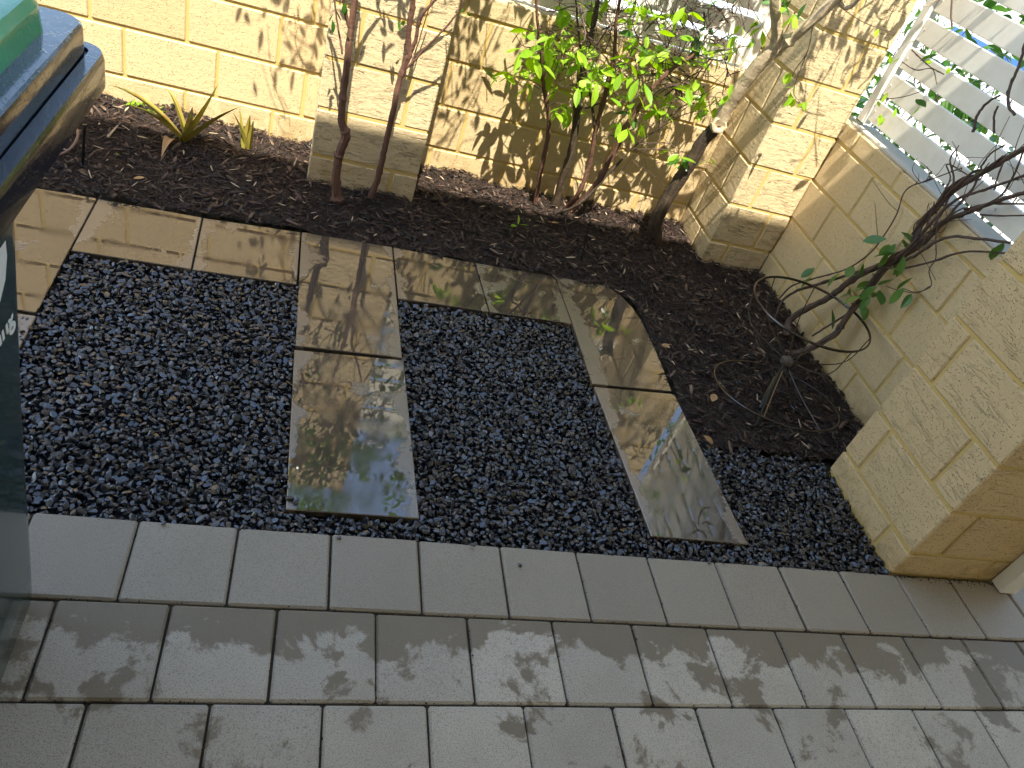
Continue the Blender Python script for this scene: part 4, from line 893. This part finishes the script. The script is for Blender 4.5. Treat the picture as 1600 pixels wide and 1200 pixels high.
def stake(px_base, top, label, r=.0045):
    e = empty('irrigation_stake', px_base, label, 'stake')
    tb = TB(); tb.tube([px_base, top], [r, r * .9], 8, 2); tb.build('shaft', M['fitting'], e)
    tb = TB(); tb.tube([Vector(top) - Vector((0, 0, .002)), Vector(top) + Vector((0, 0, .012))], [r * 1.7, r * 1.3], 8, 2); tb.build('emitter', M['fitting'], e)
    tb = TB(); tb.tube([Vector(px_base) + Vector((-.012, 0, .004)), Vector(px_base) + Vector((.014, -.004, .006))], [r * 1.5, r * 1.2], 8, 2); tb.build('foot', M['fitting'], e)
stake((-0.1300, 1.3540, 0.0000), (-0.1140, 1.3350, 0.1400), 'upright black irrigation stake in the mulch beside the bin')
stake((1.5710, 1.3490, 0.0000), (1.5360, 1.3300, 0.1770), 'thin black irrigation stake in the middle of the mulch, in front of the shrub', .0026)
stake((2.0950, 1.0110, 0.0000), (2.1110, 1.0300, 0.0300), 'stubby black drip fitting in the mulch left of the wire stand', .006)
d1 = empty('drip_tube', (-0.2070, 1.4460, 0.0040), 'brown drip tube looping out of the mulch beside the bin', 'tube')
tb = TB(); tb.tube([(-0.2640, 1.3030, 0.0060), (-0.2220, 1.3380, 0.0120), (-0.1840, 1.3990, 0.0180), (-0.1720, 1.4450, 0.0300), (-0.1760, 1.4900, 0.0400), (-0.2020, 1.5480, 0.0300), (-0.2520, 1.6180, 0.0120), (-0.2930, 1.6600, 0.0000)], .0042, 7, 6); tb.build('tube', M['tube'], d1)
tb = TB(); tb.tube([(-0.2560, 1.3660, 0.0080), (-0.2500, 1.4340, 0.0120), (-0.1800, 1.4010, 0.0180)], .003, 6, 5); tb.build('side_tube', M['tube'], d1)
for n_, pts, lab in ((0, [(-0.2460, 1.8170, 0.0100), (-0.1950, 1.7280, 0.0350), (-0.1630, 1.6930, 0.0300), (-0.1520, 1.6870, 0.0050)], 'bent dark twig arching over the sunlit mulch by the left wall'), (1, [(-0.1070, 1.5630, 0.0100), (-0.0990, 1.6120, 0.0160), (-0.0950, 1.6820, 0.0120)], 'straight pale twig lying on the mulch left of the aloe'), (2, [(-0.1240, 1.3960, 0.0120), (-0.1110, 1.4360, 0.0180), (-0.0880, 1.4800, 0.0120)], 'forked grey twig lying beside the upright black stake')):
    tb = TB(); tb.tube(pts, [.0035, .003, .0015], 6, 5, .0005, lr, .2); tag(tb.build('twig', M['bark_vine' if n_ != 1 else 'bark_pale']), lab, 'twig')
def flat_leaf(q, s, az, lab, kind='leaf_dry', nm='fallen_leaf'):
    o = link(nm, lr.choice(LM[kind]), None, None, Vector(q) + Vector((0, 0, .012))); o.scale = (s, s * 1.3, s); o.rotation_euler = (R(lr.uniform(-20, 20)), R(lr.uniform(-25, 10)), R(az)); tag(o, lab, 'leaf')
flat_leaf((0.0250, 1.3080, 0.0060), .035, 20, 'pink-tan dead leaf near the tile edge at the left')
flat_leaf((1.7900, 0.8660, 0.0060), .035, 130, 'tan dead leaf on the mulch beside the cut-corner tile')
flat_leaf((1.7630, 0.4440, 0.0060), .040, -30, 'orange-tan leaf where gravel and mulch meet beside the right-hand tile')
flat_leaf((1.8560, 0.6090, 0.0060), .038, 60, 'pale yellow leaf inside the lower wire hoop')
flat_leaf((1.5290, 1.6100, 0.0060), .036, 200, 'round orange-brown leaf in the mulch in front of the shrub')
flat_leaf((0.5930, 1.5250, 0.0060), .030, -10, 'small yellow leaf at the foot of the thicker stem')
flat_leaf((1.0470, 1.8630, 0.0100), .026, 40, 'lime leaf on sunlit mulch right of the first pier', 'leaf')
flat_leaf((-0.0500, 1.4400, 0.0060), .026, 90, 'yellow-green leaf on the mulch right of the black stake', 'leaf')

# ---------------------------------------------------------------- beyond the screens
def hedge(name, label, lo, hi, n, seed, mat, base):
    r = random.Random(seed); e = empty(name, base, label, 'hedge')
    pts = [tuple(r.uniform(a, b) for a, b in zip(lo, hi)) for _ in range(n)]
    cs = [[r.uniform(a, b) for a, b in zip(lo, hi)] for _ in range(max(8, n // 45))]
    pts = [tuple(c + r.gauss(0, .10) for c in r.choice(cs)) for _ in range(n)]
    leaf_cloud('foliage', pts, (.05, .08), M[mat], e, r)
    twiglets(e, r, n // 14, lo, (hi[0], hi[1], (lo[2] + hi[2]) / 2), 'bark_vine', 'branches')
    return e
hedge('hedge', 'loose green climber growing along the far side of the right-hand slats', (2.66, .3, .35), (3.0, 3.2, 1.6), 3000, 3, 'leaf_dark', (2.9, 1.5, 0))
hedge('hedge', 'leafy growth behind the back wall slats', (.9, 2.05, .3), (2.6, 2.5, 1.9), 1100, 4, 'leaf_dark', (1.7, 2.3, 0))
bf = empty('sheet_fence', (9.5, 6, 0), 'blue sheet fence glimpsed far off between the slats', 'fence')
for k in range(5): cbox('panel', (9.5 + .02 * (k % 2), 5.6 + k * .9, -.04), (9.54 + .02 * (k % 2), 6.48 + k * .9, .30), M['blue'], bf, .004)
fw = empty('boundary_wall', (11, 9, -.1), 'sunlit white rendered wall far beyond the right-hand slats', 'wall')
cbox('render_coat', (11, -4, -.1), (11.2, 40, 2.1), M['white'], fw, .01)
cbox('coping', (10.95, -4, 2.103), (11.25, 40, 2.18), M['cap'], fw, .01)

for o in list(col.objects):
    if o.parent is None:
        nm = o.name.split('.')[0]
        g = {'young_tree': 'young trees in front of the first pier', 'fallen_leaf': 'fallen leaves on the mulch', 'irrigation_stake': 'black irrigation stakes in the mulch', 'slat_screen': 'white slat screens on the walls', 'aloe_plant': 'aloes by the left wall', 'twig': 'loose twigs on the mulch', 'pebble': 'stray pebbles', 'hedge': 'leafy growth beyond the slats'}.get(nm)
        if g: o['group'] = g
